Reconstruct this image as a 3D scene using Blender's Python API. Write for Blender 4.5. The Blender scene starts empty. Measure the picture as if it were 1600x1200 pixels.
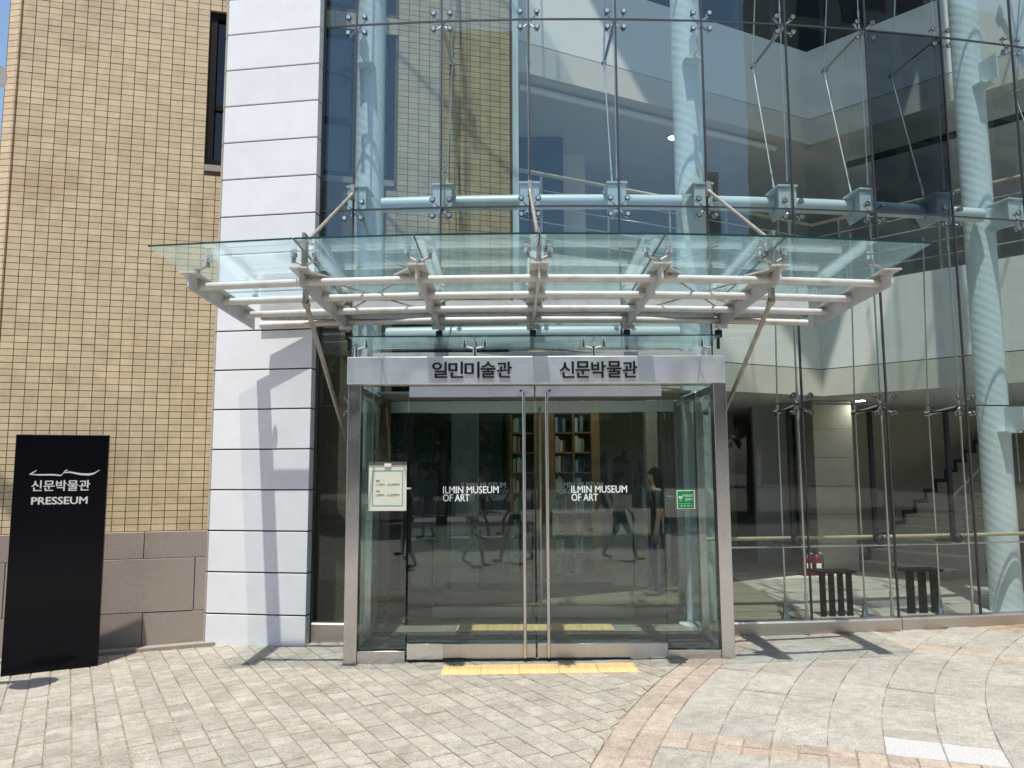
import bpy, bmesh, math, random
from mathutils import Vector, Matrix
random.seed(7)
sc = bpy.context.scene
C = sc.collection
R = math.radians

# ------------------------------------------------------------------ camera
PITCH, ROLL, FPX = R(6.25), R(0.25), 1195.0
cam_data = bpy.data.cameras.new("camera")
cam_data.sensor_width = 36.0
cam_data.lens = 36.0 * FPX / 1600.0
cam_data.clip_start, cam_data.clip_end = 0.05, 1500
cam = bpy.data.objects.new("camera", cam_data)
C.objects.link(cam)
fwd = Vector((0, math.cos(PITCH), math.sin(PITCH)))
up0 = Vector((0, -math.sin(PITCH), math.cos(PITCH)))
right0 = Vector((1, 0, 0))
rgt = right0 * math.cos(ROLL) - up0 * math.sin(ROLL)
upv = up0 * math.cos(ROLL) + right0 * math.sin(ROLL)
m3 = Matrix((rgt, upv, -fwd)).transposed()
cam.matrix_world = Matrix.Translation((0, 0, 1.6)) @ m3.to_4x4()
sc.camera = cam

# ------------------------------------------------------------------ sky, sun, exposure
SUN_EL = R(72.5)
sun_h = Vector((-0.24, -0.97, 0)).normalized()
sun_dir = sun_h * math.cos(SUN_EL) + Vector((0, 0, math.sin(SUN_EL)))
world = bpy.data.worlds.new("World")
sc.world = world
world.use_nodes = True
wn = world.node_tree
bg = wn.nodes["Background"]
sky = wn.nodes.new("ShaderNodeTexSky")
sky.sky_type = 'NISHITA'
sky.sun_disc = False
sky.sun_elevation = SUN_EL
sky.sun_rotation = math.atan2(sun_dir.x, sun_dir.y)
sky.air_density, sky.dust_density, sky.ozone_density = 1.0, 1.2, 1.0
wn.links.new(sky.outputs[0], bg.inputs[0])
bg.inputs[1].default_value = 0.135
sd = bpy.data.lights.new("sun", 'SUN')
sd.energy, sd.angle, sd.color = 4.2, R(0.53), (1.0, 0.94, 0.835)
sun = bpy.data.objects.new("sun", sd)
sun.rotation_euler = (-sun_dir).to_track_quat('-Z', 'Y').to_euler()
sun.location = (0, -10, 30)
C.objects.link(sun)
sc.view_settings.view_transform = 'Standard'
sc.view_settings.look = 'None'
sc.view_settings.exposure = 0.6
sc.view_settings.gamma = 1.0
sc.view_settings.use_curve_mapping = False
sc.render.engine = 'CYCLES'
cy = sc.cycles
cy.max_bounces, cy.diffuse_bounces, cy.glossy_bounces = 14, 4, 5
cy.transmission_bounces, cy.transparent_max_bounces = 6, 40
cy.caustics_reflective = cy.caustics_refractive = False
cy.use_denoising = True
cy.sample_clamp_indirect = 6.0

# ------------------------------------------------------------------ materials
def nodes_of(name):
    m = bpy.data.materials.new(name)
    m.use_nodes = True
    return m, m.node_tree, m.node_tree.nodes["Principled BSDF"]

def mat(name, col, rough=0.6, metal=0.0, var=0.0, scale=20.0, amt=0.0, bump=0.0, bscale=60.0,
        dark=None, spec=0.5, rvar=0.0, stain=0.0, stain_scale=1.2, stain_col=(0.5, 0.47, 0.42), coat=0.0, blotch=0.0, blotch_scale=12.0):
    """principled material: per-object / per-island brightness variation, mottling, optional fine relief and stains"""
    m, t, p = nodes_of(name)
    N, L = t.nodes, t.links
    p.inputs["Roughness"].default_value = rough
    p.inputs["Metallic"].default_value = metal
    p.inputs["Specular IOR Level"].default_value = spec
    p.inputs["Coat Weight"].default_value = coat
    rgb = N.new("ShaderNodeRGB"); rgb.outputs[0].default_value = (*col, 1)
    cur = rgb.outputs[0]
    tc = N.new("ShaderNodeNewGeometry")
    pos = tc.outputs["Position"]
    if amt:
        nz = N.new("ShaderNodeTexNoise"); nz.inputs["Scale"].default_value = scale
        nz.inputs["Detail"].default_value = 6; nz.inputs["Roughness"].default_value = 0.65
        L.new(pos, nz.inputs["Vector"])
        mr = N.new("ShaderNodeMapRange")
        mr.inputs["From Min"].default_value, mr.inputs["From Max"].default_value = 0.3, 0.7
        mr.inputs["To Min"].default_value, mr.inputs["To Max"].default_value = 1 - amt, 1 + amt
        L.new(nz.outputs["Fac"], mr.inputs["Value"])
        mx = N.new("ShaderNodeVectorMath"); mx.operation = 'SCALE'
        L.new(cur, mx.inputs[0]); L.new(mr.outputs[0], mx.inputs["Scale"]); cur = mx.outputs[0]
    if blotch:
        nz = N.new("ShaderNodeTexNoise"); nz.inputs["Scale"].default_value = blotch_scale
        nz.inputs["Detail"].default_value = 5; nz.inputs["Roughness"].default_value = 0.6
        L.new(pos, nz.inputs["Vector"])
        mr = N.new("ShaderNodeMapRange")
        mr.inputs["From Min"].default_value, mr.inputs["From Max"].default_value = 0.32, 0.68
        mr.inputs["To Min"].default_value, mr.inputs["To Max"].default_value = 1 - blotch, 1 + blotch
        L.new(nz.outputs["Fac"], mr.inputs["Value"])
        mx = N.new("ShaderNodeVectorMath"); mx.operation = 'SCALE'
        L.new(cur, mx.inputs[0]); L.new(mr.outputs[0], mx.inputs["Scale"]); cur = mx.outputs[0]
    if var:
        oi = N.new("ShaderNodeObjectInfo")
        ad = N.new("ShaderNodeMath"); ad.operation = 'ADD'
        L.new(oi.outputs["Random"], ad.inputs[0]); L.new(tc.outputs["Random Per Island"], ad.inputs[1])
        fr = N.new("ShaderNodeMath"); fr.operation = 'FRACT'; L.new(ad.outputs[0], fr.inputs[0])
        wnz = N.new("ShaderNodeTexWhiteNoise"); wnz.noise_dimensions = '1D'; L.new(fr.outputs[0], wnz.inputs["W"])
        mr = N.new("ShaderNodeMapRange")
        mr.inputs["To Min"].default_value, mr.inputs["To Max"].default_value = 1 - var, 1 + var
        L.new(fr.outputs[0], mr.inputs["Value"])
        mx = N.new("ShaderNodeVectorMath"); mx.operation = 'SCALE'
        L.new(cur, mx.inputs[0]); L.new(mr.outputs[0], mx.inputs["Scale"]); cur = mx.outputs[0]
        # small hue shift per piece
        mr2 = N.new("ShaderNodeMapRange")
        mr2.inputs["To Min"].default_value, mr2.inputs["To Max"].default_value = 0.0, var * 1.1
        L.new(wnz.outputs["Value"], mr2.inputs["Value"])
        mc = N.new("ShaderNodeMix"); mc.data_type = 'RGBA'
        L.new(mr2.outputs[0], mc.inputs["Factor"]); L.new(cur, mc.inputs["A"])
        d = dark or tuple(c * k for c, k in zip(col, (0.8, 0.78, 0.78)))
        mc.inputs["B"].default_value = (*d, 1)
        cur = mc.outputs["Result"]
    if stain:
        nz = N.new("ShaderNodeTexNoise"); nz.inputs["Scale"].default_value = stain_scale
        nz.inputs["Detail"].default_value = 8; nz.inputs["Roughness"].default_value = 0.7
        L.new(pos, nz.inputs["Vector"])
        mr = N.new("ShaderNodeMapRange")
        mr.inputs["From Min"].default_value, mr.inputs["From Max"].default_value = 0.5, 0.75
        mr.inputs["To Min"].default_value, mr.inputs["To Max"].default_value = 0, stain
        L.new(nz.outputs["Fac"], mr.inputs["Value"])
        mc = N.new("ShaderNodeMix"); mc.data_type = 'RGBA'; mc.blend_type = 'MULTIPLY'
        L.new(mr.outputs[0], mc.inputs["Factor"]); L.new(cur, mc.inputs["A"])
        mc.inputs["B"].default_value = (*stain_col, 1)
        cur = mc.outputs["Result"]
    L.new(cur, p.inputs["Base Color"])
    if rvar:
        nz = N.new("ShaderNodeTexNoise"); nz.inputs["Scale"].default_value = 7; nz.inputs["Detail"].default_value = 5
        L.new(pos, nz.inputs["Vector"])
        mr = N.new("ShaderNodeMapRange")
        mr.inputs["To Min"].default_value, mr.inputs["To Max"].default_value = rough - rvar, rough + rvar
        L.new(nz.outputs["Fac"], mr.inputs["Value"]); L.new(mr.outputs[0], p.inputs["Roughness"])
    if bump:
        nz = N.new("ShaderNodeTexNoise"); nz.inputs["Scale"].default_value = bscale; nz.inputs["Detail"].default_value = 4
        L.new(pos, nz.inputs["Vector"])
        b = N.new("ShaderNodeBump"); b.inputs["Strength"].default_value = bump; b.inputs["Distance"].default_value = 0.01
        L.new(nz.outputs["Fac"], b.inputs["Height"]); L.new(b.outputs[0], p.inputs["Normal"])
    return m

def glass(name, tint, boost=1.0, wob=0.0, base=0.042, dust=0.0, mirror=(0.95, 0.98, 1.0)):
    """thin architectural sheet: tinted see-through plus a Schlick mirror on each face"""
    m = bpy.data.materials.new(name); m.use_nodes = True
    t = m.node_tree; N, L = t.nodes, t.links
    N.remove(N["Principled BSDF"])
    out = N["Material Output"]
    tr = N.new("ShaderNodeBsdfTransparent"); tr.inputs[0].default_value = (*tint, 1)
    gl = N.new("ShaderNodeBsdfGlossy"); gl.inputs["Roughness"].default_value = 0.0
    gl.inputs["Color"].default_value = (*mirror, 1)
    lw = N.new("ShaderNodeLayerWeight"); lw.inputs["Blend"].default_value = 0.5
    pw = N.new("ShaderNodeMath"); pw.operation = 'POWER'; pw.inputs[1].default_value = 5.0
    L.new(lw.outputs["Facing"], pw.inputs[0])
    mr = N.new("ShaderNodeMapRange")
    mr.inputs["To Min"].default_value, mr.inputs["To Max"].default_value = base * boost, 0.9
    L.new(pw.outputs[0], mr.inputs["Value"])
    mx = N.new("ShaderNodeMixShader")
    L.new(mr.outputs[0], mx.inputs[0]); L.new(tr.outputs[0], mx.inputs[1]); L.new(gl.outputs[0], mx.inputs[2])
    L.new(mx.outputs[0], out.inputs["Surface"])
    if dust:                                                  # thin film of dirt lying on the sheet
        tl = N.new("ShaderNodeBsdfTranslucent"); tl.inputs[0].default_value = (0.62, 0.90, 0.96, 1)
        g = N.new("ShaderNodeNewGeometry")
        nz = N.new("ShaderNodeTexNoise"); nz.inputs["Scale"].default_value = 2.5; nz.inputs["Detail"].default_value = 6
        L.new(g.outputs["Position"], nz.inputs["Vector"])
        md = N.new("ShaderNodeMapRange"); md.inputs["To Min"].default_value, md.inputs["To Max"].default_value = dust * .4, dust * 1.6
        L.new(nz.outputs["Fac"], md.inputs["Value"])
        m2 = N.new("ShaderNodeMixShader"); L.new(md.outputs[0], m2.inputs[0])
        L.new(mx.outputs[0], m2.inputs[1]); L.new(tl.outputs[0], m2.inputs[2]); L.new(m2.outputs[0], out.inputs["Surface"])
    if wob:
        g = N.new("ShaderNodeNewGeometry")
        nz = N.new("ShaderNodeTexNoise"); nz.inputs["Scale"].default_value = 1.6; nz.inputs["Detail"].default_value = 1
        L.new(g.outputs["Position"], nz.inputs["Vector"])
        b = N.new("ShaderNodeBump"); b.inputs["Strength"].default_value = wob; b.inputs["Distance"].default_value = 0.02
        L.new(nz.outputs["Fac"], b.inputs["Height"]); L.new(b.outputs[0], gl.inputs["Normal"])
    return m

def emit(name, col, s):
    m, t, p = nodes_of(name)
    p.inputs["Base Color"].default_value = (*col, 1)
    p.inputs["Emission Color"].default_value = (*col, 1)
    p.inputs["Emission Strength"].default_value = s
    return m

def brushed(name, col, rough=0.32, axis='z'):
    """stainless sheet with fine directional grain and smudges"""
    m, t, p = nodes_of(name)
    N, L = t.nodes, t.links
    p.inputs["Metallic"].default_value = 1.0
    g = N.new("ShaderNodeNewGeometry")
    mp = N.new("ShaderNodeMapping")
    mp.inputs["Scale"].default_value = (3, 3, 260) if axis == 'x' else (260, 260, 3)
    L.new(g.outputs["Position"], mp.inputs[0])
    nz = N.new("ShaderNodeTexNoise"); nz.inputs["Scale"].default_value = 1.0; nz.inputs["Detail"].default_value = 3
    L.new(mp.outputs[0], nz.inputs["Vector"])
    sm = N.new("ShaderNodeTexNoise"); sm.inputs["Scale"].default_value = 5; sm.inputs["Detail"].default_value = 6
    L.new(g.outputs["Position"], sm.inputs["Vector"])
    ad = N.new("ShaderNodeMath"); ad.operation = 'MULTIPLY_ADD'; ad.inputs[1].default_value = 0.22
    L.new(sm.outputs["Fac"], ad.inputs[0]); ad.inputs[2].default_value = rough - 0.11
    L.new(ad.outputs[0], p.inputs["Roughness"])
    mr = N.new("ShaderNodeMapRange")
    mr.inputs["To Min"].default_value, mr.inputs["To Max"].default_value = 0.86, 1.1
    L.new(nz.outputs["Fac"], mr.inputs["Value"])
    rgb = N.new("ShaderNodeRGB"); rgb.outputs[0].default_value = (*col, 1)
    mx = N.new("ShaderNodeVectorMath"); mx.operation = 'SCALE'
    L.new(rgb.outputs[0], mx.inputs[0]); L.new(mr.outputs[0], mx.inputs["Scale"])
    L.new(mx.outputs[0], p.inputs["Base Color"])
    b = N.new("ShaderNodeBump"); b.inputs["Strength"].default_value = 0.03; b.inputs["Distance"].default_value = 0.004
    L.new(nz.outputs["Fac"], b.inputs["Height"]); L.new(b.outputs[0], p.inputs["Normal"])
    return m

def pipe_paint(name, col):
    """pale blue paint with shallow helical ridges in the bump"""
    m, t, p = nodes_of(name)
    N, L = t.nodes, t.links
    p.inputs["Base Color"].default_value = (*col, 1)
    p.inputs["Roughness"].default_value = 0.28
    tc = N.new("ShaderNodeTexCoord")
    sx = N.new("ShaderNodeSeparateXYZ"); L.new(tc.outputs["Object"], sx.inputs[0])
    at = N.new("ShaderNodeMath"); at.operation = 'ARCTAN2'
    L.new(sx.outputs["Y"], at.inputs[0]); L.new(sx.outputs["X"], at.inputs[1])
    nz = N.new("ShaderNodeTexNoise"); nz.inputs["Scale"].default_value = 2.5
    L.new(tc.outputs["Object"], nz.inputs["Vector"])
    ma = N.new("ShaderNodeMath"); ma.operation = 'MULTIPLY_ADD'; ma.inputs[1].default_value = 62.0
    L.new(sx.outputs["Z"], ma.inputs[0])
    m2 = N.new("ShaderNodeMath"); m2.operation = 'MULTIPLY_ADD'; m2.inputs[1].default_value = 6.0
    L.new(at.outputs[0], m2.inputs[0]); L.new(nz.outputs["Fac"], m2.inputs[2])
    L.new(m2.outputs[0], ma.inputs[2])
    sn = N.new("ShaderNodeMath"); sn.operation = 'SINE'; L.new(ma.outputs[0], sn.inputs[0])
    b = N.new("ShaderNodeBump"); b.inputs["Strength"].default_value = 0.09; b.inputs["Distance"].default_value = 0.01
    L.new(sn.outputs[0], b.inputs["Height"]); L.new(b.outputs[0], p.inputs["Normal"])
    return m

M = {}
M['brick'] = mat('tan_brick', (0.545, 0.442, 0.288), 0.42, var=0.08, amt=0.10, scale=9, bump=0.10, bscale=90,
                 dark=(0.36, 0.29, 0.20), stain=0.75, stain_scale=1.3, stain_col=(0.68, 0.60, 0.57))
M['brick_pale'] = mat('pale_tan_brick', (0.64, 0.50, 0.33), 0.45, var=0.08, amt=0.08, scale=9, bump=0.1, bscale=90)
M['mortar'] = mat('mortar', (0.13, 0.10, 0.075), 0.95, amt=0.25, scale=30)
M['granite_brown'] = mat('brown_granite', (0.29, 0.25, 0.22), 0.75, var=0.08, amt=0.30, scale=160, bump=0.25, bscale=140, stain=0.4, stain_scale=1.5)
M['white_stone'] = mat('white_stone', (0.72, 0.735, 0.77), 0.42, var=0.03, amt=0.035, scale=5, bump=0.03, bscale=200, stain=0.30, stain_scale=1.6, stain_col=(0.80, 0.79, 0.77))
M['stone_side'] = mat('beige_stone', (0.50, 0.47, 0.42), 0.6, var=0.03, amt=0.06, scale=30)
M['dark_joint'] = mat('dark_joint', (0.05, 0.04, 0.04), 0.9)
M['sett'] = mat('grey_granite_sett', (0.305, 0.288, 0.250), 0.85, var=0.13, amt=0.38, scale=85, bump=0.5, bscale=120,
                dark=(0.28, 0.24, 0.195), stain=0.85, stain_scale=2.3, stain_col=(0.66, 0.61, 0.54), blotch=0.16)
M['slab'] = mat('grey_granite_slab', (0.305, 0.295, 0.264), 0.85, var=0.08, amt=0.38, scale=85, bump=0.5, bscale=120,
                dark=(0.30, 0.275, 0.24), stain=0.85, stain_scale=2.0, stain_col=(0.68, 0.64, 0.56), blotch=0.16)
M['pink'] = mat('pink_granite', (0.335, 0.282, 0.236), 0.85, blotch=0.16, var=0.11, amt=0.38, scale=85, bump=0.5, bscale=120,
                dark=(0.34, 0.27, 0.22), stain=0.3, stain_scale=1.6)
M['whiteslab'] = mat('pale_granite', (0.42, 0.42, 0.42), 0.8, var=0.03, amt=0.25, scale=80, bump=0.4, bscale=120)
M['sand'] = mat('joint_sand', (0.27, 0.22, 0.16), 0.95, amt=0.5, scale=7, stain=0.8, stain_scale=1.0, stain_col=(0.25, 0.22, 0.2))
M['plaza'] = mat('plaza_granite', (0.37, 0.35, 0.31), 0.85, amt=0.2, scale=3)
M['asphalt'] = mat('asphalt', (0.055, 0.055, 0.058), 0.9, amt=0.3, scale=40)
M['tactile'] = mat('yellow_tactile', (0.61, 0.425, 0.195), 0.7, var=0.06, amt=0.10, scale=30, bump=0.15)
M['steel'] = brushed('brushed_steel', (0.60, 0.59, 0.59), 0.25)
M['steel_sill'] = brushed('brushed_steel_sill', (0.58, 0.535, 0.49), 0.40)
M['steel_rail'] = brushed('brushed_steel_rail', (0.60, 0.62, 0.67), 0.42)
M['steel_h'] = brushed('brushed_steel_header', (0.84, 0.86, 0.91), 0.42, 'x')
M['chrome'] = mat('bright_steel', (0.72, 0.72, 0.72), 0.18, metal=1.0)
M['steel_dark'] = mat('weathered_steel', (0.40, 0.372, 0.335), 0.42, metal=0.85, amt=0.25, scale=14)
M['cable'] = mat('stainless_cable', (0.66, 0.66, 0.64), 0.3, metal=1.0)
M['canopy'] = mat('canopy_paint', (0.58, 0.578, 0.57), 0.45, amt=0.08, scale=6, stain=0.6, stain_scale=5.0, stain_col=(0.58, 0.45, 0.32))
M['bluepaint'] = mat('pale_blue_paint', (0.64, 0.72, 0.75), 0.35, amt=0.03, scale=8)
M['pipe'] = pipe_paint('pale_blue_pipe', (0.69, 0.77, 0.80))
M['black'] = mat('black_paint', (0.006, 0.007, 0.010), 0.35)
M['bench'] = mat('black_bench', (0.005, 0.006, 0.006), 0.6, spec=0.15)
M['signblack'] = mat('sign_black', (0.003, 0.0035, 0.006), 0.18, spec=0.14)
M['signtext'] = mat('silver_lettering', (0.62, 0.62, 0.63), 0.45, metal=0.3)
M['seam'] = mat('silicone', (0.035, 0.035, 0.04), 0.5)
M['whitepaint'] = mat('white_plaster', (0.76, 0.755, 0.73), 0.75, amt=0.03, scale=3)
M['beigewall'] = mat('beige_limestone', (0.46, 0.43, 0.36), 0.7, var=0.05, amt=0.08, scale=10)
M['greywall'] = mat('grey_plaster', (0.36, 0.37, 0.38), 0.8, amt=0.05, scale=3)
M['lobby'] = mat('lobby_plaster', (0.26, 0.26, 0.21), 0.8, amt=0.06, scale=3)
M['darkwall'] = mat('dark_plaster', (0.035, 0.038, 0.038), 0.8, amt=0.1, scale=3)
M['fascia_shade'] = mat('shaded_white_fascia', (0.62, 0.59, 0.52), 0.75, amt=0.04, scale=3)  # white fascia with its shade mixed into the colour of the lower boards
M['ceil'] = mat('ceiling_plaster', (0.62, 0.62, 0.61), 0.85, amt=0.03, scale=2)
M['floor'] = mat('polished_floor', (0.30, 0.275, 0.215), 0.25, amt=0.10, scale=4)
M['mat'] = mat('ribbed_mat', (0.035, 0.038, 0.042), 0.9, amt=0.2, scale=30)
M['wood'] = mat('oak_wood', (0.36, 0.20, 0.075), 0.5, amt=0.18, scale=8, var=0.06)
M['railwood'] = mat('pale_wood', (0.46, 0.38, 0.25), 0.4, amt=0.12, scale=14)
M['red'] = mat('red_enamel', (0.13, 0.008, 0.010), 0.3)
M['label'] = mat('white_print', (0.75, 0.75, 0.74), 0.6)
M['paper'] = mat('cream_paper', (0.70, 0.70, 0.58), 0.6, amt=0.03, scale=10)
M['bluebox'] = mat('blue_print', (0.08, 0.32, 0.50), 0.6)
M['greyink'] = mat('dark_grey_ink', (0.08, 0.08, 0.08), 0.7)
M['vinyl'] = mat('white_vinyl', (0.82, 0.84, 0.86), 0.6)
M['green'] = mat('green_print', (0.0, 0.23, 0.055), 0.45)
M['greyplastic'] = mat('grey_plastic', (0.10, 0.10, 0.10), 0.4)
M['lamp_grey'] = mat('lamp_grey_paint', (0.40, 0.42, 0.43), 0.4)
M['window_dark'] = mat('dark_bronze', (0.006, 0.0045, 0.004), 0.5, spec=0.15)
M['wglass'] = glass('window_glass', (0.22, 0.25, 0.26), 1.1)
M['pane'] = glass('curtain_glass', (0.905, 0.955, 0.95), 1.5, wob=0.08, mirror=(0.80, 0.97, 1.0))
M['pane_low'] = glass('curtain_glass_clear', (0.90, 0.935, 0.925), 0.50, wob=0.06)
M['pane_dark'] = glass('curtain_glass_grey', (0.50, 0.56, 0.60), 0.9, wob=0.02)
M['door'] = glass('door_glass', (0.86, 0.915, 0.895), 1.2)
M['roofglass'] = glass('canopy_glass', (0.95, 0.982, 0.988), 1.7, dust=0.035, mirror=(0.78, 0.95, 1.0))
M['edge'] = mat('glass_edge_green', (0.01, 0.055, 0.05), 0.15)
M['skin'] = mat('skin', (0.36, 0.20, 0.135), 0.6)
M['hair'] = mat('black_hair', (0.008, 0.007, 0.006), 0.75, spec=0.2)
M['navy'] = mat('navy_cloth', (0.014, 0.017, 0.028), 0.85)
M['denim'] = mat('denim', (0.035, 0.055, 0.11), 0.9)
M['white_cloth'] = mat('white_cloth', (0.62, 0.62, 0.62), 0.85)
M['grey_cloth'] = mat('grey_cloth', (0.12, 0.12, 0.13), 0.85)
M['beige_cloth'] = mat('beige_cloth', (0.40, 0.33, 0.24), 0.85)
M['bark'] = mat('bark', (0.09, 0.07, 0.05), 0.9, amt=0.3, scale=12)
M['leaf'] = mat('leaf', (0.055, 0.095, 0.028), 0.6, var=0.3, dark=(0.03, 0.06, 0.02))
lt = M['leaf'].node_tree; lp_ = lt.nodes["Principled BSDF"]
ltr = lt.nodes.new("ShaderNodeBsdfTranslucent"); ltr.inputs[0].default_value = (0.14, 0.22, 0.035, 1)
lmx = lt.nodes.new("ShaderNodeMixShader"); lmx.inputs[0].default_value = 0.45
lt.links.new(lp_.outputs[0], lmx.inputs[1]); lt.links.new(ltr.outputs[0], lmx.inputs[2]); lt.links.new(lmx.outputs[0], lt.nodes["Material Output"].inputs["Surface"])
M['farstone'] = mat('far_stone', (0.28, 0.26, 0.23), 0.8, amt=0.08, scale=0.5)
M['farglass'] = mat('far_window', (0.02, 0.03, 0.04), 0.12)
M['lightlens'] = emit('lamp_lens', (1.0, 0.95, 0.88), 62.0)

# ------------------------------------------------------------------ mesh building
ORG = {}
class B:
    """collects shapes in world coordinates; obj() links them as one mesh object"""
    def __init__(s): s.v = []; s.f = []
    def add(s, vs, fs):
        o = len(s.v); s.v += [tuple(v) for v in vs]; s.f += [tuple(i + o for i in f) for f in fs]; return s
    def box(s, x0, x1, y0, y1, z0, z1):
        return s.hexa([(x0, y0, z0), (x1, y0, z0), (x1, y1, z0), (x0, y1, z0), (x0, y0, z1), (x1, y0, z1), (x1, y1, z1), (x0, y1, z1)])
    def hexa(s, p):
        return s.add(p, [(3, 2, 1, 0), (4, 5, 6, 7), (0, 1, 5, 4), (1, 2, 6, 5), (2, 3, 7, 6), (3, 0, 4, 7)])
    def obox(s, c, ax, ay, az):
        """box at centre c with half-axis vectors"""
        c, ax, ay, az = Vector(c), Vector(ax), Vector(ay), Vector(az)
        P = [c + i * ax + j * ay + k * az for k in (-1, 1) for i, j in ((-1, -1), (1, -1), (1, 1), (-1, 1))]
        return s.hexa(P)
    def tube(s, a, b, r, n=12, r2=None, cap=True):
        a, b = Vector(a), Vector(b); d = (b - a).normalized()
        u = d.orthogonal().normalized(); w = d.cross(u); r2 = r if r2 is None else r2
        vs = [a + (u * math.cos(2 * math.pi * i / n) + w * math.sin(2 * math.pi * i / n)) * r for i in range(n)]
        vs += [b + (u * math.cos(2 * math.pi * i / n) + w * math.sin(2 * math.pi * i / n)) * r2 for i in range(n)]
        fs = [(i, (i + 1) % n, n + (i + 1) % n, n + i) for i in range(n)]
        if cap: fs += [tuple(range(n - 1, -1, -1)), tuple(range(n, 2 * n))]
        return s.add(vs, fs)
    def path(s, pts, r, n=8):
        pts = [Vector(p) for p in pts]; rings = []
        u = (pts[1] - pts[0]).normalized().orthogonal().normalized()
        for i, p in enumerate(pts):
            d = (pts[min(i + 1, len(pts) - 1)] - pts[max(i - 1, 0)]).normalized()
            u = (u - d * u.dot(d)).normalized(); w = d.cross(u)
            rings.append([p + (u * math.cos(2 * math.pi * k / n) + w * math.sin(2 * math.pi * k / n)) * r for k in range(n)])
        vs = [q for rg in rings for q in rg]; fs = []
        for i in range(len(pts) - 1):
            for k in range(n):
                fs.append((i * n + k, i * n + (k + 1) % n, (i + 1) * n + (k + 1) % n, (i + 1) * n + k))
        fs += [tuple(range(n - 1, -1, -1)), tuple(range((len(pts) - 1) * n, len(pts) * n))]
        return s.add(vs, fs)
    def prism(s, poly, ext):
        """polygon of 3-D points pushed along ext"""
        n = len(poly); e = Vector(ext); P = [Vector(p) for p in poly]
        return s.add(P + [p + e for p in P], [tuple(range(n - 1, -1, -1)), tuple(range(n, 2 * n))] + [(i, (i + 1) % n, n + (i + 1) % n, n + i) for i in range(n)])
    def lathe(s, c, prof, n=16):
        c = Vector(c); vs = []; fs = []
        for r, z in prof:
            vs += [c + Vector((r * math.cos(2 * math.pi * k / n), r * math.sin(2 * math.pi * k / n), z)) for k in range(n)]
        for i in range(len(prof) - 1):
            for k in range(n):
                fs.append((i * n + k, i * n + (k + 1) % n, (i + 1) * n + (k + 1) % n, (i + 1) * n + k))
        fs += [tuple(range(n - 1, -1, -1)), tuple(range((len(prof) - 1) * n, len(prof) * n))]
        return s.add(vs, fs)
    def mesh(s, name, m, origin=(0, 0, 0), smooth=True):
        o = Vector(origin)
        me = bpy.data.meshes.new(name)
        me.from_pydata([tuple(Vector(v) - o) for v in s.v], [], s.f)
        bm = bmesh.new(); bm.from_mesh(me); bmesh.ops.recalc_face_normals(bm, faces=bm.faces); bm.to_mesh(me); bm.free()
        me.materials.append(m)
        if smooth:
            me.shade_smooth(); me.set_sharp_from_angle(angle=R(35))
        return me
    def obj(s, name, m, parent=None, bevel=0.0, origin=None, smooth=True):
        po = ORG.get(parent.name, Vector()) if parent else Vector(origin or (0, 0, 0))
        o = bpy.data.objects.new(name, s.mesh(name, m, po, smooth))
        C.objects.link(o)
        if parent: o.parent = parent
        else: o.location = po
        ORG[o.name] = po
        if bevel:
            bv = o.modifiers.new("bevel", 'BEVEL'); bv.width = bevel; bv.segments = 2; bv.limit_method = 'ANGLE'; bv.angle_limit = R(40)
        return o

def thing(name, label, cat, loc=(0, 0, 0), group=None, kind=None):
    o = bpy.data.objects.new(name, None); C.objects.link(o)
    o.empty_display_size = 0.2
    o.location = loc; ORG[o.name] = Vector(loc)
    return tag(o, label, cat, group, kind)
def tag(o, label=None, cat=None, group=None, kind=None):
    if label: o["label"] = label
    if cat: o["category"] = cat
    if group: o["group"] = group
    if kind: o["kind"] = kind
    return o
def inst(name, me, parent, loc, rot=None, scale=None):
    """another object on the same mesh data; loc in world coordinates"""
    o = bpy.data.objects.new(name, me); C.objects.link(o)
    po = ORG.get(parent.name, Vector()) if parent else Vector()
    o.location = Vector(loc) - po
    if rot: o.rotation_euler = rot
    if scale: o.scale = scale
    if parent: o.parent = parent
    ORG[o.name] = Vector(loc)
    return o

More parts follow.
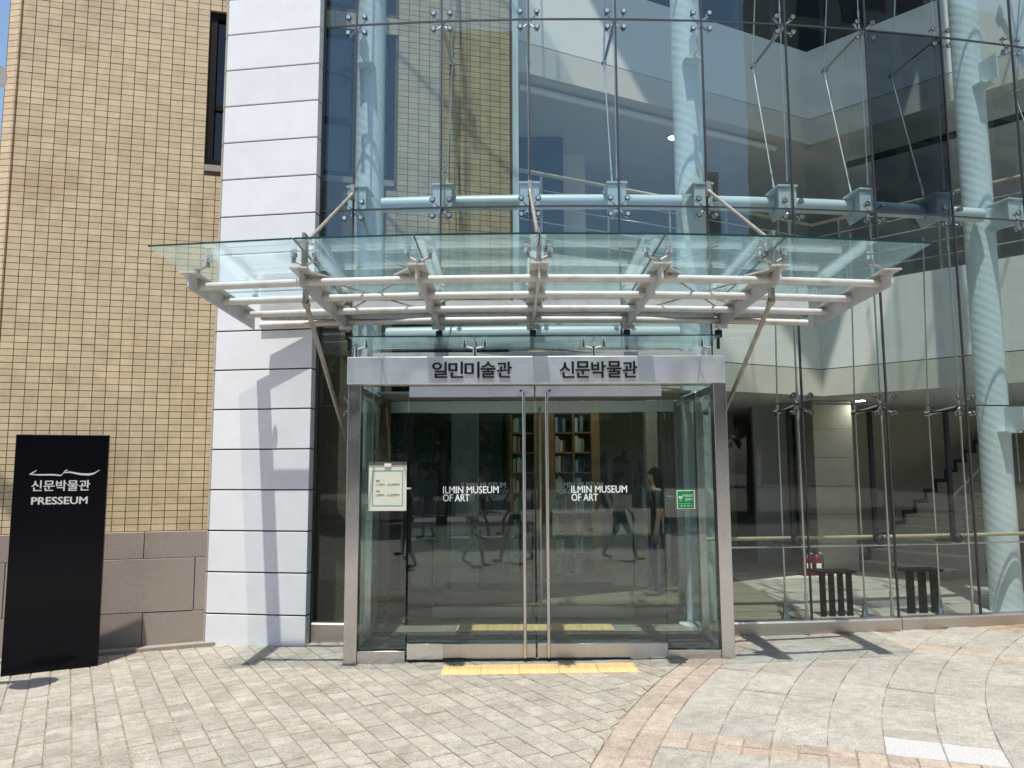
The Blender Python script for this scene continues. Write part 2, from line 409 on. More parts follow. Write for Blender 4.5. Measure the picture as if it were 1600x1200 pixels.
def text_verts(body, size, ext=0.004, off=0.0, align='LEFT'):
    """flat glyphs extruded; returns verts (x right, y up, z out) and faces"""
    cu = bpy.data.curves.new("text", 'FONT')
    cu.body, cu.size, cu.extrude, cu.offset = body, size, ext, off
    cu.align_x = align; cu.resolution_u = 4
    ob = bpy.data.objects.new("text", cu); C.objects.link(ob)
    bpy.context.view_layer.update()
    ev = ob.evaluated_get(bpy.context.evaluated_depsgraph_get())
    me = ev.to_mesh()
    vs = [tuple(v.co) for v in me.vertices]; fs = [tuple(p.vertices) for p in me.polygons]
    ev.to_mesh_clear(); bpy.data.objects.remove(ob); bpy.data.curves.remove(cu)
    return vs, fs
def text_fit(body, P, ex, ez, nrm, width, height, ext=0.003, off=0.0, italic=0.0):
    """glyphs scaled to width x height with lower-left corner at P; ex right, ez up, nrm outwards"""
    vs, fs = text_verts(body, 1.0, 0.01, 0.0)
    x0 = min(v[0] for v in vs); x1 = max(v[0] for v in vs); y0 = min(v[1] for v in vs); y1 = max(v[1] for v in vs)
    P, ex, ez, nrm = Vector(P), Vector(ex), Vector(ez), Vector(nrm)
    b = B()
    shifts = [(0, 0)] if not off else [(0, 0), (off, 0), (-off, 0), (0, off * .7), (0, -off * .7)]
    for q, (sx, sz) in enumerate(shifts):                     # strokes thickened by slightly shifted, slightly shallower copies
        e = ext * (1 - .06 * q)
        b.add([P + ex * ((x - x0) / (x1 - x0) * width + italic * (y - y0) / (y1 - y0) * height + sx * height) + ez * ((y - y0) / (y1 - y0) * height + sz * height) + nrm * (z / 0.01 * e) for x, y, z in vs], fs)
    return b
X, Yv, Z = Vector((1, 0, 0)), Vector((0, 1, 0)), Vector((0, 0, 1))

# ------------------------------------------------------------------ ground
def gz(x, y=0):
    xc = max(-6.5, min(9.0, x))
    k = min(0.0, xc + 1.5)
    return 0.011 * (xc - 0.2) + 0.022 * k
XC, D0, RC, PW, PH = 0.514, 7.35, 22.873, 0.887, -2.104     # facade arc: apex, radius, bay width, phase
def cw(s, d=0.0, z=0.0):
    """point on the curved facade: bay coordinate s, d metres inwards, height z"""
    a = (PW * s + PH) / RC
    return Vector((XC + (RC - d) * math.sin(a), D0 + RC - (RC - d) * math.cos(a), z))
def cw_n(s):
    a = (PW * s + PH) / RC
    return Vector((-math.sin(a), math.cos(a), 0))            # inwards
def facade_y(x):
    return D0 + RC - math.sqrt(RC * RC - min((x - XC) ** 2, RC * RC))

xs = [-160, -40, -6.5, -1.5, 9.0, 40, 160]
def sheet(y0, y1, dz, x_list):
    b = B(); vs = []; fs = []
    for x in x_list:
        vs += [(x, y0, gz(x) + dz), (x, y1, gz(x) + dz)]
    for i in range(len(x_list) - 1):
        fs.append((2 * i, 2 * i + 2, 2 * i + 3, 2 * i + 1))
    return b.add(vs, fs)
ground = sheet(-160, 160, -0.030, xs).obj('ground', M['plaza'])
tag(ground, kind='structure')
bed = sheet(3.2, 7.9, -0.0075, [-6.5, -1.5, 7.5]).obj('joint_bed', M['sand'], ground)

def stone(poly, dz, gap, chamfer=0.005):
    """one paver: polygon in plan shrunk by the joint, with a worn arris"""
    n = len(poly); c = sum((Vector(p) for p in poly), Vector((0, 0))) / n
    def ins(d):
        out = []
        for i in range(n):
            p = Vector(poly[i]); a = (Vector(poly[i - 1]) - p).normalized(); q = (Vector(poly[(i + 1) % n]) - p).normalized()
            out.append(p + a * d + q * d)
        return out
    lo, hi = ins(gap / 2), ins(gap / 2 + chamfer)
    tx, ty = random.uniform(-.010, .010), random.uniform(-.010, .010)
    def zz(p): return gz(p.x) + dz + (p.x - c.x) * tx + (p.y - c.y) * ty
    vs = [(p.x, p.y, gz(p.x) - 0.02) for p in lo] + [(p.x, p.y, zz(p) - 0.004) for p in lo] + [(p.x, p.y, zz(p)) for p in hi]
    fs = [(i, (i + 1) % n, n + (i + 1) % n, n + i) for i in range(n)] + [(n + i, n + (i + 1) % n, 2 * n + (i + 1) % n, 2 * n + i) for i in range(n)] + [tuple(range(2 * n, 3 * n))]
    return vs, fs, c
CEN = Vector((10.4, 1.1))                                    # centre of the paving rings
def pol(r, a): return CEN + Vector((math.cos(R(a)), math.sin(R(a)))) * r
e1, e2 = Vector((0.5, -0.866)), Vector((0.866, 0.5))
O0 = Vector((-3.54, 6.34))
setts, slabs, pinks = [], [], []
def in_field(c):
    if c.y < 3.75 or c.y > 7.75 or c.x < -6.3 or c.x > 5.9: return False
    if c.y > facade_y(c.x) + 0.02 and c.x > -2.9: return False
    if c.x < -2.9 and c.y > 7.62 + 0.25 * (c.x + 2.95): return False
    return True
TACT = (-0.57, 0.985, 6.18, 6.475)
for j in range(-30, 60):
    base = O0 + e2 * (0.144 * j); t = -4 + random.uniform(0, .1)
    while t < 5:
        big = (base + e1 * t).x > -0.7
        ln = random.choice((0.144, 0.17, 0.21)) if big else random.uniform(0.115, 0.155)
        a0, a1 = t, t + ln; t += ln
        p = [base + e1 * a0, base + e1 * a1, base + e1 * a1 + e2 * 0.144, base + e1 * a0 + e2 * 0.144]
        c = (p[0] + p[2]) / 2
        ds = [(q - CEN).length for q in p]
        if max(ds) < 10.53 or not in_field(c): continue
        if TACT[0] + .06 < c.x < TACT[1] - .06 and TACT[2] + .06 < c.y < TACT[3] - .06: continue
        p = [q if d > 10.492 else CEN + (q - CEN) * (10.492 / d) for q, d in zip(p, ds)]
        ar = abs(sum(p[i].x * p[(i + 1) % 4].y - p[(i + 1) % 4].x * p[i].y for i in range(4))) / 2
        if ar < .0035: continue
        setts.append(stone(p, random.uniform(-.002, .002), 0.008, 0.003))
rings = [(10.49, 10.335), (10.335, 10.18)] + [(10.18 - .3 * k, 9.88 - .3 * k) for k in range(17)]
for ri, (ra, rb) in enumerate(rings):
    a = 132.0 + random.uniform(0, .5)
    while a < 176:
        band = 139.3 < a < 140.5 or 158.3 <= a < 159.9
        if ri < 2: step, kind = math.degrees(random.uniform(.16, .24) / ra), 'pink'
        elif 158.25 <= a < 159.85: a = max(a, 158.3); step, kind = 0.8, 'pink'
        elif 139.2 <= a < 140.4: step, kind = 140.5 - a, 'pink'
        else:
            step, kind = (17.8 / 6 if 140 < a < 158.2 else 2.6), 'slab'
            for lim in (139.3, 158.3):
                if a < lim - .01 < a + step: step = lim - a
            if a < 140.5 < a + step and a > 139.3: step = 140.5 - a
        a2 = a + step
        mid = pol((ra + rb) / 2, (a + a2) / 2)
        if in_field(mid):
            n = 2 if kind == 'pink' else 3
            subs = [(ra, rb)]
            if kind == 'pink' and ri >= 2: subs = [(ra, (ra + rb) / 2), ((ra + rb) / 2, rb)] if (158 < a < 160) else [(ra, rb)]
            for r0, r1 in subs:
                p = [pol(r0, a + (a2 - a) * i / (n - 1)) for i in range(n)] + [pol(r1, a2 - (a2 - a) * i / (n - 1)) for i in range(n)]
                if kind == 'slab' and 155.2 < a < 156 and a2 > 158.2 and 8.35 < (ra + rb) / 2 < 8.99:   # short pale slabs set in beside the pink band
                    am = 156.45
                    p0 = [pol(r0, a), pol(r0, am), pol(r1, am), pol(r1, a)]; p1 = [pol(r0, am), pol(r0, a2), pol(r1, a2), pol(r1, am)]
                    slabs.append((*stone(p0, 0, 0.008, 0.004), False)); slabs.append((*stone(p1, .001, 0.004, 0.003), True))
                    continue
                pale = False
                (pinks if kind == 'pink' else slabs).append((*stone(p, random.uniform(-.002, .002), 0.008, 0.004), pale))
        a = a2
def lay(lst, name, m, keep):
    lst.sort(key=lambda s: (s[2].x ** 2 * 0.3 + s[2].y ** 2))
    for s in lst[:keep]:
        mm = M['whiteslab'] if (len(s) > 3 and s[3]) else m
        B().add(s[0], s[1]).obj(name, mm, ground, smooth=False)
    if lst[keep:]:
        b = B()
        for s in lst[keep:]: b.add(s[0], s[1])
        tag(b.obj(name, m, ground, smooth=False), kind='stuff')
lay(setts, 'granite_sett', M['sett'], 300)
lay(slabs, 'paving_slab', M['slab'], 290)
lay(pinks, 'pink_sett', M['pink'], 290)
def tactile(x0, x1, y0, y1, z, parent, bars=4):
    b = B().box(x0 + .002, x1 - .002, y0, y1, z - .03, z + .001)
    for k in range(bars):
        xm = x0 + (x1 - x0) * (k + .5) / bars
        b.hexa([(xm - .022, y0 + .012, z + .0008), (xm + .022, y0 + .012, z + .0008), (xm + .022, y1 - .012, z + .0008), (xm - .022, y1 - .012, z + .0008),
                (xm - .012, y0 + .02, z + .006), (xm + .012, y0 + .02, z + .006), (xm + .012, y1 - .02, z + .006), (xm - .012, y1 - .02, z + .006)])
    return b.obj('tactile_tile', M['tactile'], parent, smooth=False)
for k in range(5):
    x0 = TACT[0] + .311 * k
    tactile(x0, x0 + .311, TACT[2], TACT[3], gz(x0) + .004, ground)

# ------------------------------------------------------------------ brick building (left)
WA = Vector((-2.95, 7.6, 0)); YW = R(14.2)
we = Vector((math.cos(YW), math.sin(YW), 0)); wn_ = Vector((math.sin(YW), -math.cos(YW), 0))   # along wall, outward
def W(u, o, z): return WA + we * u + wn_ * o + Z * z
bld = thing('brick_building', 'tan stack-bonded brick building with brown granite base behind the black sign', 'building', (-3.4, 7.5, 0))
b = B()
def wslab(b, u0, u1, z0, z1, o0=-0.012, o1=-0.35):
    return b.hexa([W(u0, o0, z0), W(u1, o0, z0), W(u1, o1, z0), W(u0, o1, z0), W(u0, o0, z1), W(u1, o0, z1), W(u1, o1, z1), W(u0, o1, z1)])
wslab(b, -1.94, -0.20, -0.3, 12.0)
wslab(b, -0.20, 1.73, -0.3, 4.70)
wslab(b, -0.20, 1.73, 6.38, 6.62)
wslab(b, -0.20, 1.73, 9.0, 12.0)
wslab(b, 1.73, 3.06, 3.30, 12.0)
# end return, turned towards the sun
ce = Vector((math.cos(YW + R(42)), math.sin(YW + R(42)), 0)); cn = Vector((math.sin(YW + R(42)), -math.cos(YW + R(42)), 0))
wall_body = b.obj('wall', M['mortar'], bld)
BW, BH = 0.1155, 0.0640
bb = B().hexa([(-.0542, 0, -.0290), (.0542, 0, -.0290), (.0542, .024, -.0290), (-.0542, .024, -.0290), (-.0542, 0, .0290), (.0542, 0, .0290), (.0542, .024, .0290), (-.0542, .024, .0290)])
brick_me = bb.mesh('brick', M['brick'], smooth=False)
bricks = []
u = -1.94 + BW / 2
nrow = int((9.4 - 1.01) / BH)
for r in range(nrow):
    z = 1.01 + BH * (r + .5)
    k = 0; u = -1.935 + BW / 2
    while u < 3.05:
        ok = True
        if u + BW / 2 > -0.195 and u - BW / 2 < 1.735 and (4.62 < z < 6.40 or 6.60 < z < 9.05): ok = False
        if u > -0.16 and u < 1.70 and z < 4.6: ok = u < 0.15
        if u > 1.70 and z < 3.34: ok = False
        if ok: bricks.append((u, z))
        u += BW
bricks.sort(key=lambda p: (p[1] - 1.6) ** 2 + (p[0] + 1.2) ** 2 * 1.5 if p[0] < 0 else 50 + p[1])
stuff = B()
for i, (u, z) in enumerate(bricks):
    o = random.uniform(-.0015, .0015); tilt = random.uniform(-.006, .006)
    if i < 300:
        p = W(u, o, z)
        inst('brick', brick_me, bld, p, (random.uniform(-.008, .008), 0, YW + tilt))
    else:
        ex = Vector((math.cos(YW + tilt), math.sin(YW + tilt), 0)) * .0542
        stuff.obox(W(u, o - .012, z), ex, wn_ * .012, Z * .0290)
tag(stuff.obj('brick', M['brick'], bld, smooth=False), kind='stuff')
# slim corner bricks of the end return
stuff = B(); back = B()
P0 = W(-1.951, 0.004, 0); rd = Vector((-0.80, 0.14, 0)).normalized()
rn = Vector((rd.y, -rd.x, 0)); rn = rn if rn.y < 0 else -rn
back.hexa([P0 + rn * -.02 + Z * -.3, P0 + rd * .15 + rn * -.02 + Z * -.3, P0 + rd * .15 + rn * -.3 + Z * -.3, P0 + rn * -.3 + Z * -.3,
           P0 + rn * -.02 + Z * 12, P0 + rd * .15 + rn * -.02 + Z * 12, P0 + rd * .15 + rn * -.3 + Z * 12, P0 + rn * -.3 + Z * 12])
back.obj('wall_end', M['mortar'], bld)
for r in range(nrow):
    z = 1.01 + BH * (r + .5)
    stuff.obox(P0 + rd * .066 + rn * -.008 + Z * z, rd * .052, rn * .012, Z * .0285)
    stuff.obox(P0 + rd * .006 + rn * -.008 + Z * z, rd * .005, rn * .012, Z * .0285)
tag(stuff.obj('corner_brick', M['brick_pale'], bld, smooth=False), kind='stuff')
# granite base courses
for z0, z1, cuts in ((0.757, 1.006, (-3.1, -2.2, -1.40, -0.591, 0.15, 0.95)), (0.258, 0.753, (-3.1, -2.6, -1.75, -0.95, -0.13, 0.95)), (-0.30, 0.254, (-3.1, -2.0, -1.3, -0.575, 0.1, 0.95))):
    for a, c in zip(cuts, cuts[1:]):
        a = max(a, -2.07)
        if c <= a: continue
        wslab(B(), a + .003, c - .003, z0, z1, 0.055 + random.uniform(-.002, .002), -.011).obj('granite_block', M['granite_brown'], bld, bevel=.004, smooth=False)
gk = wslab(B(), -2.07, 0.5, -0.3, 0.0, 0.17, 0.057)
for i, v in enumerate(gk.v[4:]): gk.v[4 + i] = (v[0], v[1], gz(v[0]) + 0.035)
gk.obj('kerb', M['granite_brown'], bld, bevel=.004)
# tall bronze windows
for (z0, z1) in ((4.70, 6.38), (6.62, 9.0)):
    f = B()
    wslab(f, -0.20, -0.13, z0, z1, -.03, -.16); wslab(f, 1.66, 1.735, z0, z1, -.03, -.16)
    wslab(f, -0.13, 1.66, z0, z0 + .07, -.03, -.16); wslab(f, -0.13, 1.66, z1 - .06, z1, -.03, -.16)
    wslab(f, 0.70, 0.76, z0 + .07, z1 - .06, -.05, -.14)
    wslab(f, -0.13, 0.70, z0 + .62, z0 + .68, -.05, -.14); wslab(f, .76, 1.66, z0 + .62, z0 + .68, -.05, -.14)
    fr = f.obj('window', M['window_dark'], bld)
    g = wslab(B(), -0.13, 1.66, z0 + .07, z1 - .06, -.08, -.09).obj('pane', M['wglass'], fr)
    wslab(B(), -0.20, 1.73, z0, z1, -.34, -.36).obj('dark_backing', M['darkwall'], fr)  # plain dark sheet closing the opening behind the pane
wslab(B(), -0.20, 1.73, 4.64, 4.705, 0.012, -.011).obj('window_sill', M['granite_brown'], bld)
# white trim closing the wall inside the glass
wslab(B(), 3.062, 3.13, 3.30, 12.0, 0.01, -.35).obj('end_trim', M['bluepaint'], bld)
wslab(B(), 1.0, 3.13, 3.20, 3.298, 0.01, -.35).obj('soffit', M['whitepaint'], bld)

# ------------------------------------------------------------------ white stone pier
pier = thing('stone_pier', 'pale pier of stacked white stone panels between the bricks and the glass', 'pier', (-2.4, 7.45, 0))
PL, PR = Vector((-2.925, 7.475, 0)), Vector((-1.935, 7.325, 0))
pd = (PR - PL).normalized(); pn = Vector((pd.y, -pd.x, 0))
pcore = B().hexa([PL - pn * .02 + Z * -.3 + pd * .01, PR - pn * .02 + Z * -.3 - pd * .01, PR - pn * .16 + Z * -.3 - pd * .01, PL - pn * .5 + Z * -.3 + pd * .01,
                  PL - pn * .02 + Z * 12 + pd * .01, PR - pn * .02 + Z * 12 - pd * .01, PR - pn * .16 + Z * 12 - pd * .01, PL - pn * .5 + Z * 12 + pd * .01])
pcore.obj('core', M['dark_joint'], pier)
SL = PL + Vector((-.055, .09, 0))                             # splayed edge on the brick side
zz_ = [-0.3] + [0.234 + 0.3885 * k for k in range(31)]
for z0, z1 in zip(zz_, zz_[1:]):
    a, c = z0 + .007, z1 - .007
    B().hexa([PL + Z * a, PR + Z * a, PR - pn * .15 + Z * a, PL - pn * .45 + Z * a, PL + Z * c, PR + Z * c, PR - pn * .15 + Z * c, PL - pn * .45 + Z * c]).obj('stone_panel', M['white_stone'], pier, bevel=.004, smooth=False)
    q0, q1 = PL - pd * .003, SL
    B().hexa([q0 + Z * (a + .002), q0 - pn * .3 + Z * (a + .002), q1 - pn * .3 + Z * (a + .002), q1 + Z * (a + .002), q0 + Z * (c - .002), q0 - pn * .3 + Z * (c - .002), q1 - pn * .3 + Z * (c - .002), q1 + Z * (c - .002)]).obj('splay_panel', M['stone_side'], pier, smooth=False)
B().hexa([PR + pd * .002 + Z * -.2 - pn * .10, PR + pd * .008 + Z * -.2 - pn * .10, PR + pd * .008 - pn * .15 + Z * -.2, PR + pd * .002 - pn * .15 + Z * -.2,
          PR + pd * .002 + Z * 12 - pn * .10, PR + pd * .008 + Z * 12 - pn * .10, PR + pd * .008 - pn * .15 + Z * 12, PR + pd * .002 - pn * .15 + Z * 12]).obj('edge_trim', M['seam'], pier)

# ------------------------------------------------------------------ curved glass wall
wall = thing('glass_curtain_wall', 'curved point-fixed glass wall with spider fittings and tension rods', 'glass wall', (XC, D0, 0))
ROWS = [0.155, 2.21, 4.18, 6.15, 8.12, 10.09, 12.06]
S0, S1 = -1, 11
def pane_box(s0, s1, z0, z1, d0=-.006, d1=.006):
    return [cw(s0, d0, z0), cw(s1, d0, z0), cw(s1, d1, z0), cw(s0, d1, z0), cw(s0, d0, z1), cw(s1, d0, z1), cw(s1, d1, z1), cw(s0, d1, z1)]
g = 0.008
for r in range(6):
    for s in range(S0, S1):
        z0, z1 = ROWS[r] + g, ROWS[r + 1] - g
        if 0 <= s < 4:
            if r == 0: continue
            if r == 1: z0 = 2.76
        m = M['pane_dark'] if (s == 6 and r == 2) else M['pane'] if r else M['pane_low']
        o = B().hexa(pane_box(s + g / PW, s + 1 - g / PW, z0, z1)).obj('glass_pane', m, wall, smooth=False)
        if s == 6 and r == 2: o['label'] = 'darker grey glass pane'
for s in range(S0, S1 + 1):
    zb = 2.76 if 0 < s < 4 else .155
    B().hexa(pane_box(s - .0085 / PW, s + .0085 / PW, zb, 12.06, -.0085, .011)).obj('vertical_seam', M['seam'], wall, smooth=False)
for r in (1, 2, 3, 4, 5):
    for s in range(S0, S1):
        if r == 1 and 0 <= s < 4: continue
        B().hexa(pane_box(s + .0095 / PW, s + 1 - .0095 / PW, ROWS[r] - .0075, ROWS[r] + .0075, -.007, .010)).obj('horizontal_seam', M['seam'], wall, smooth=False)
# fittings: one mesh for arms, one for bolts, shared
arm = B()
for sx in (-1, 1):
    for sz in (-1, 1):
        arm.tube((0, .075, 0), (sx * .085, .050, sz * .083), .011, 8, .008)
arm.tube((0, .06, 0), (0, .12, 0), .024, 12)
arm_me = arm.mesh('spider_fitting', M['chrome'])
bolt_me = B().tube((0, -.022, 0), (0, -.0086, 0), .020, 14, .024).tube((0, -.0085, 0), (0, .055, 0), .013, 10).tube((0, .012, 0), (0, .05, 0), .022, 14).mesh('bolt', M['chrome'])
bolt_me.materials.append(M['seam'])
_gk = B().tube((0, -.0085, 0), (0, -.0062, 0), .030, 16); _n0 = len(bolt_me.polygons)
_bm = bmesh.new(); _bm.from_mesh(bolt_me)
_vv = [_bm.verts.new(v) for v in _gk.v]
for f in _gk.f:
    _fc = _bm.faces.new([_vv[i] for i in f]); _fc.material_index = 1
bmesh.ops.recalc_face_normals(_bm, faces=_bm.faces); _bm.to_mesh(bolt_me); _bm.free()
def spider(s, z):
    a = math.atan2(-cw_n(s).x, cw_n(s).y)
    o = inst('spider_fitting', arm_me, wall, cw(s, 0, z), (0, 0, math.atan2(cw_n(s).y, cw_n(s).x) - math.pi / 2))
    for sx in (-1, 1):
        for sz in (-1, 1):
            c = bpy.data.objects.new('bolt', bolt_me); C.objects.link(c); c.parent = o; c.location = (sx * .085, 0, sz * .083)
for r in (1, 2, 3, 4):
    for s in range(0, 11):
        if r == 1 and 0 < s < 4: continue
        spider(s, ROWS[r])
# half fittings beside the entrance are hidden by its posts
# steel brackets carrying the ring beam
fin = B()
for s in range(0, 11):
    n = cw_n(s); t = Vector((n.y, -n.x, 0))
    b = B()
    c0 = cw(s, 0, 4.33)
    b.prism([cw(s, .12, 4.20) - t * .008, cw(s, .14, 4.452) - t * .008, cw(s, .52, 4.452) - t * .008, cw(s, .55, 4.34) - t * .008, cw(s, .46, 4.19) - t * .008], t * .016)
    b.obox(cw(s, .24, 4.462), t * .105, n * .15, Z * .009)
    b.obox(cw(s, .112, 4.325), t * .095, n * .006, Z * .105)
    b.obj('beam_bracket', M['bluepaint'], wall)
for s in range(0, 10):
    if s == 0: a, c = .21, .975
    elif s == 3: a, c = 3.025, 3.83
    elif s == 4: a, c = 4.17, 4.975
    elif s == 7: a, c = 7.025, 7.83
    elif s == 8: a, c = 8.17, 8.975
    else: a, c = s + .025, s + .975
    B().path([cw(a + (c - a) * k / 4, .42, 4.37) for k in range(5)], .078, 16).obj('ring_beam', M['bluepaint'], wall)
B().path([cw(.30 + (3.75 - .30) * k / 6, .40, 2.965) for k in range(7)], .090, 16).obj('lower_beam', M['bluepaint'], wall)
# struts and rods
def rod(a, c, r=.0085, name='tension_rod', m='cable'):
    a, c = Vector(a), Vector(c); d = (c - a)
    b = B().tube(a, c, r, 8)
    b.tube(a + d * .01, a + d.normalized() * .16, r * 2.0, 10, r * 1.1)
    b.tube(a + d.normalized() * .20, a + d.normalized() * .26, r * 1.7, 10)
    b.tube(c - d * .01, c - d.normalized() * .12, r * 2.0, 10, r * 1.1)
    return b.obj(name, M[m], wall)
for s in (1, 2, 3, 5, 6, 7, 9, 10):
    for z in (6.15, 8.12):
        B().tube(cw(s, .10, z), cw(s, .80, z - .02), .022, 12, .015).tube(cw(s, .76, z - .02), cw(s, .82, z - .02), .03, 12).obj('strut', M['chrome'], wall)
    rod(cw(s, .40, 4.52), cw(s, .80, 6.12)); rod(cw(s, .80, 6.15), cw(s, .48, 8.1)); rod(cw(s, .48, 8.12), cw(s, .80, 10.0))
    rod(cw(s, .10, 4.5), cw(s, .10, 6.14), .006); rod(cw(s, .10, 6.16), cw(s, .10, 8.1), .006)
    if s >= 5:
        B().tube(cw(s, .10, 2.20), cw(s, .55, 2.16), .022, 12, .014).tube(cw(s, .50, 2.165), cw(s, .58, 2.165), .03, 12).obj('strut', M['chrome'], wall)
        rod(cw(s, .46, 4.1), cw(s, .55, 2.18)); rod(cw(s, .10, 4.1), cw(s, .10, 2.25), .0095)
        rod(cw(s, .10, .12), cw(s, .10, 2.18), .0105)
        b = B().tube(cw(s, .55, .16), cw(s, .55, 2.14), .010, 8); b.lathe(cw(s, .55, .03), [(.05, 0), (.05, .02), (.035, .05), (.018, .17), (.014, .2)], 14)
        b.obj('tension_rod', M['cable'], wall)
# stainless base
for s0, s1 in ((-1, 0.22), (3.92, 6.0), (6.0, 8.0), (8.0, 11.0)):
    b = B(); n = max(2, int((s1 - s0) * 2)); vs = []; fs = []
    for k in range(n + 1):
        s = s0 + .004 + (s1 - s0 - .008) * k / n
        vs += [cw(s, -.045, gz(cw(s).x) - .05), cw(s, -.045, .135), cw(s, -.035, .15), cw(s, .07, .15), cw(s, .07, -.1)]
    for k in range(n):
        for q in range(5):
            fs.append((k * 5 + q, k * 5 + (q + 1) % 5, k * 5 + 5 + (q + 1) % 5, k * 5 + 5 + q))
    fs += [tuple(range(5)), tuple(range(n * 5 + 4, n * 5 - 1, -1))]
    b.add(vs, fs).obj('base_sill', M['steel_sill'], wall, smooth=False)
# head of the glass wall and roof behind it
B().hexa(pane_box(-1.4, 11, 12.07, 12.7, -.1, .25)).obj('head_beam', M['bluepaint'], wall)

# ------------------------------------------------------------------ steel columns
for s, d, lab in ((0, .55, 'pale blue round steel column behind the glass by the white stone pier'),
                  (4, .55, 'pale blue round steel column rising behind the middle of the canopy glass'),
                  (8, .60, 'pale blue round steel column by the staircase, reaching the floor')):
    p = cw(s, d, 0)
    col = thing('steel_column', lab, 'column', p, 'round steel columns behind the glass')
    B().tube(p + Z * .03, p + Z * 12.3, .158, 40).obj('shaft', M['pipe'], col)
    B().tube(p + Z * .005, p + Z * .03, .24, 32).obj('base_plate', M['bluepaint'], col)
    n = cw_n(s); t = Vector((n.y, -n.x, 0))
    for z in (6.05, 2.10, 8.05):
        if z < 3 and s < 8: continue
        B().obox(p - n * .26 + Z * z, t * .012, n * .14, Z * .13).obox(p - n * .2 + Z * (z - .14), t * .09, n * .08, Z * .01).obj('gusset', M['bluepaint'], col)

# ------------------------------------------------------------------ glass canopy
can = thing('glass_canopy', 'glass entrance canopy on white steel ribs and crossbars above the doors', 'canopy', (.215, 7.3, 3.0))
RX = [cw(s).x + dx for s, dx in zip(range(-1, 6), (.0, -.005, .0, .02, .04, .05, .06))]
def fy(x): return 5.50 + 0.032 * (x - .23) ** 2              # bowed front of the ribs
for i, x in enumerate(RX):
    y0, y1 = fy(x) - .02, facade_y(x) - .06
    if i in (0, 6): y1 = 7.22
    B().prism([(x - .007, y0, 3.085), (x - .007, y0, 2.985), (x - .007, y0 + .02, 2.968), (x - .007, y1, 2.925), (x - .007, y1, 3.055)], (.014, 0, 0)).obj('rib', M['canopy'], can)
    B().hexa([(x - .068, y0 - .02, 3.0865), (x + .068, y0 - .02, 3.0865), (x + .068, y1, 3.0565), (x - .068, y1, 3.0565), (x - .068, y0 - .02, 3.0985), (x + .068, y0 - .02, 3.0985), (x + .068, y1, 3.0685), (x - .068, y1, 3.0685)]).obj('rib_flange', M['canopy'], can)
for i in range(6):
    for k, oy in enumerate((.17, .68, 1.19, 1.66)):
        xa, xb = RX[i] + .007, RX[i + 1] - .007
        z = 3.030 - .018 * oy
        B().tube((xa, fy(RX[i]) + oy, z), (xb, fy(RX[i + 1]) + oy, z), .030, 14).obj('crossbar', M['canopy'], can)
# glass sheets
GX = [-2.74] + [RX[i] for i in range(1, 6)] + [3.17]
def gf(x): return 5.33 + 0.032 * (x - .2) ** 2
GZF, GZB = 3.262, 3.205
for i in range(6):
    xa, xb = GX[i] + .006, GX[i + 1] - .006
    P = [(xa, gf(xa), GZF), (xb, gf(xb), GZF), (xb, 7.16, GZB), (xa, 7.16, GZB)]
    ga = B().hexa([*P, *[(p[0], p[1], p[2] + .016) for p in P]]).obj('glass_sheet', M['roofglass'], can, smooth=False)
    B().hexa([(xa, gf(xa) - .003, GZF + .001), (xb, gf(xb) - .003, GZF + .001), (xb, gf(xb) - .001, GZF + .001), (xa, gf(xa) - .001, GZF + .001),
              (xa, gf(xa) - .003, GZF + .015), (xb, gf(xb) - .003, GZF + .015), (xb, gf(xb) - .001, GZF + .015), (xa, gf(xa) - .001, GZF + .015)]).obj('glass_edge', M['edge'], ga, smooth=False)
for i in range(1, 6):
    x = RX[i]
    B().hexa([(x - .005, gf(x) + .002, GZF + .003), (x + .005, gf(x) + .002, GZF + .003), (x + .005, 7.15, GZB + .003), (x - .005, 7.15, GZB + .003),
              (x - .005, gf(x) + .002, GZF + .013), (x + .005, gf(x) + .002, GZF + .013), (x + .005, 7.15, GZB + .013), (x - .005, 7.15, GZB + .013)]).obj('sheet_joint', M['seam'], can)
# clamps holding the sheets
def clampset(x, y, zt, sides):
    b = B().tube((x, y, 3.075), (x, y, zt - .085), .022, 12)
    for sx in sides:
        b.tube((x, y, zt - .10), (x + sx * .085, y, zt - .055), .011, 8)
        b.tube((x + sx * .085, y, zt - .075), (x + sx * .085, y, zt - .035), .016, 12)
    o = b.obj('glass_clamp', M['steel_dark'], can)
    for sx in sides:
        B().tube((x + sx * .085, y, zt - .036), (x + sx * .085, y, zt - .001), .027, 14).tube((x + sx * .085, y, zt + .017), (x + sx * .085, y, zt + .026), .026, 14).obj('clamp_disc', M['chrome'], o)
for i, x in enumerate(RX):
    sides = (1,) if i == 0 else (-1,) if i == 6 else (-1, 1)
    for oy in (.14, 1.42):
        y = fy(x) + oy if oy < 1 else 6.98
        clampset(x, y, GZF - (GZF - GZB) * (y - 5.4) / 1.76, sides)
for i in (0, 6):
    pass
# gutter against the facade
for i in range(6):
    a, c = RX[i] + .07, RX[i + 1] - .07
    B().box(a, c, 7.17, 7.24, 3.075, 3.19).obj('gutter', M['canopy'], can)
    B().box(a, c, 7.19, 7.26, 3.02, 3.070).obj('gutter_lip', M['steel_dark'], can)
# lugs and black hangers at the back ends
for i, x in enumerate(RX):
    if i in (0, 6): continue
    B().tube((x - .05, 7.20, 2.94), (x + .05, 7.20, 2.94), .022, 10).box(x - .06, x + .06, 7.21, 7.26, 2.925, 2.955).obj('end_lug', M['canopy'], can)
    B().box(x - .03, x + .03, facade_y(x) - .09, facade_y(x) - .04, 2.85, 2.92).box(x - .012, x + .012, facade_y(x) - .06, facade_y(x) - .03, 2.74, 2.85).obj('hanger', M['black'], can)
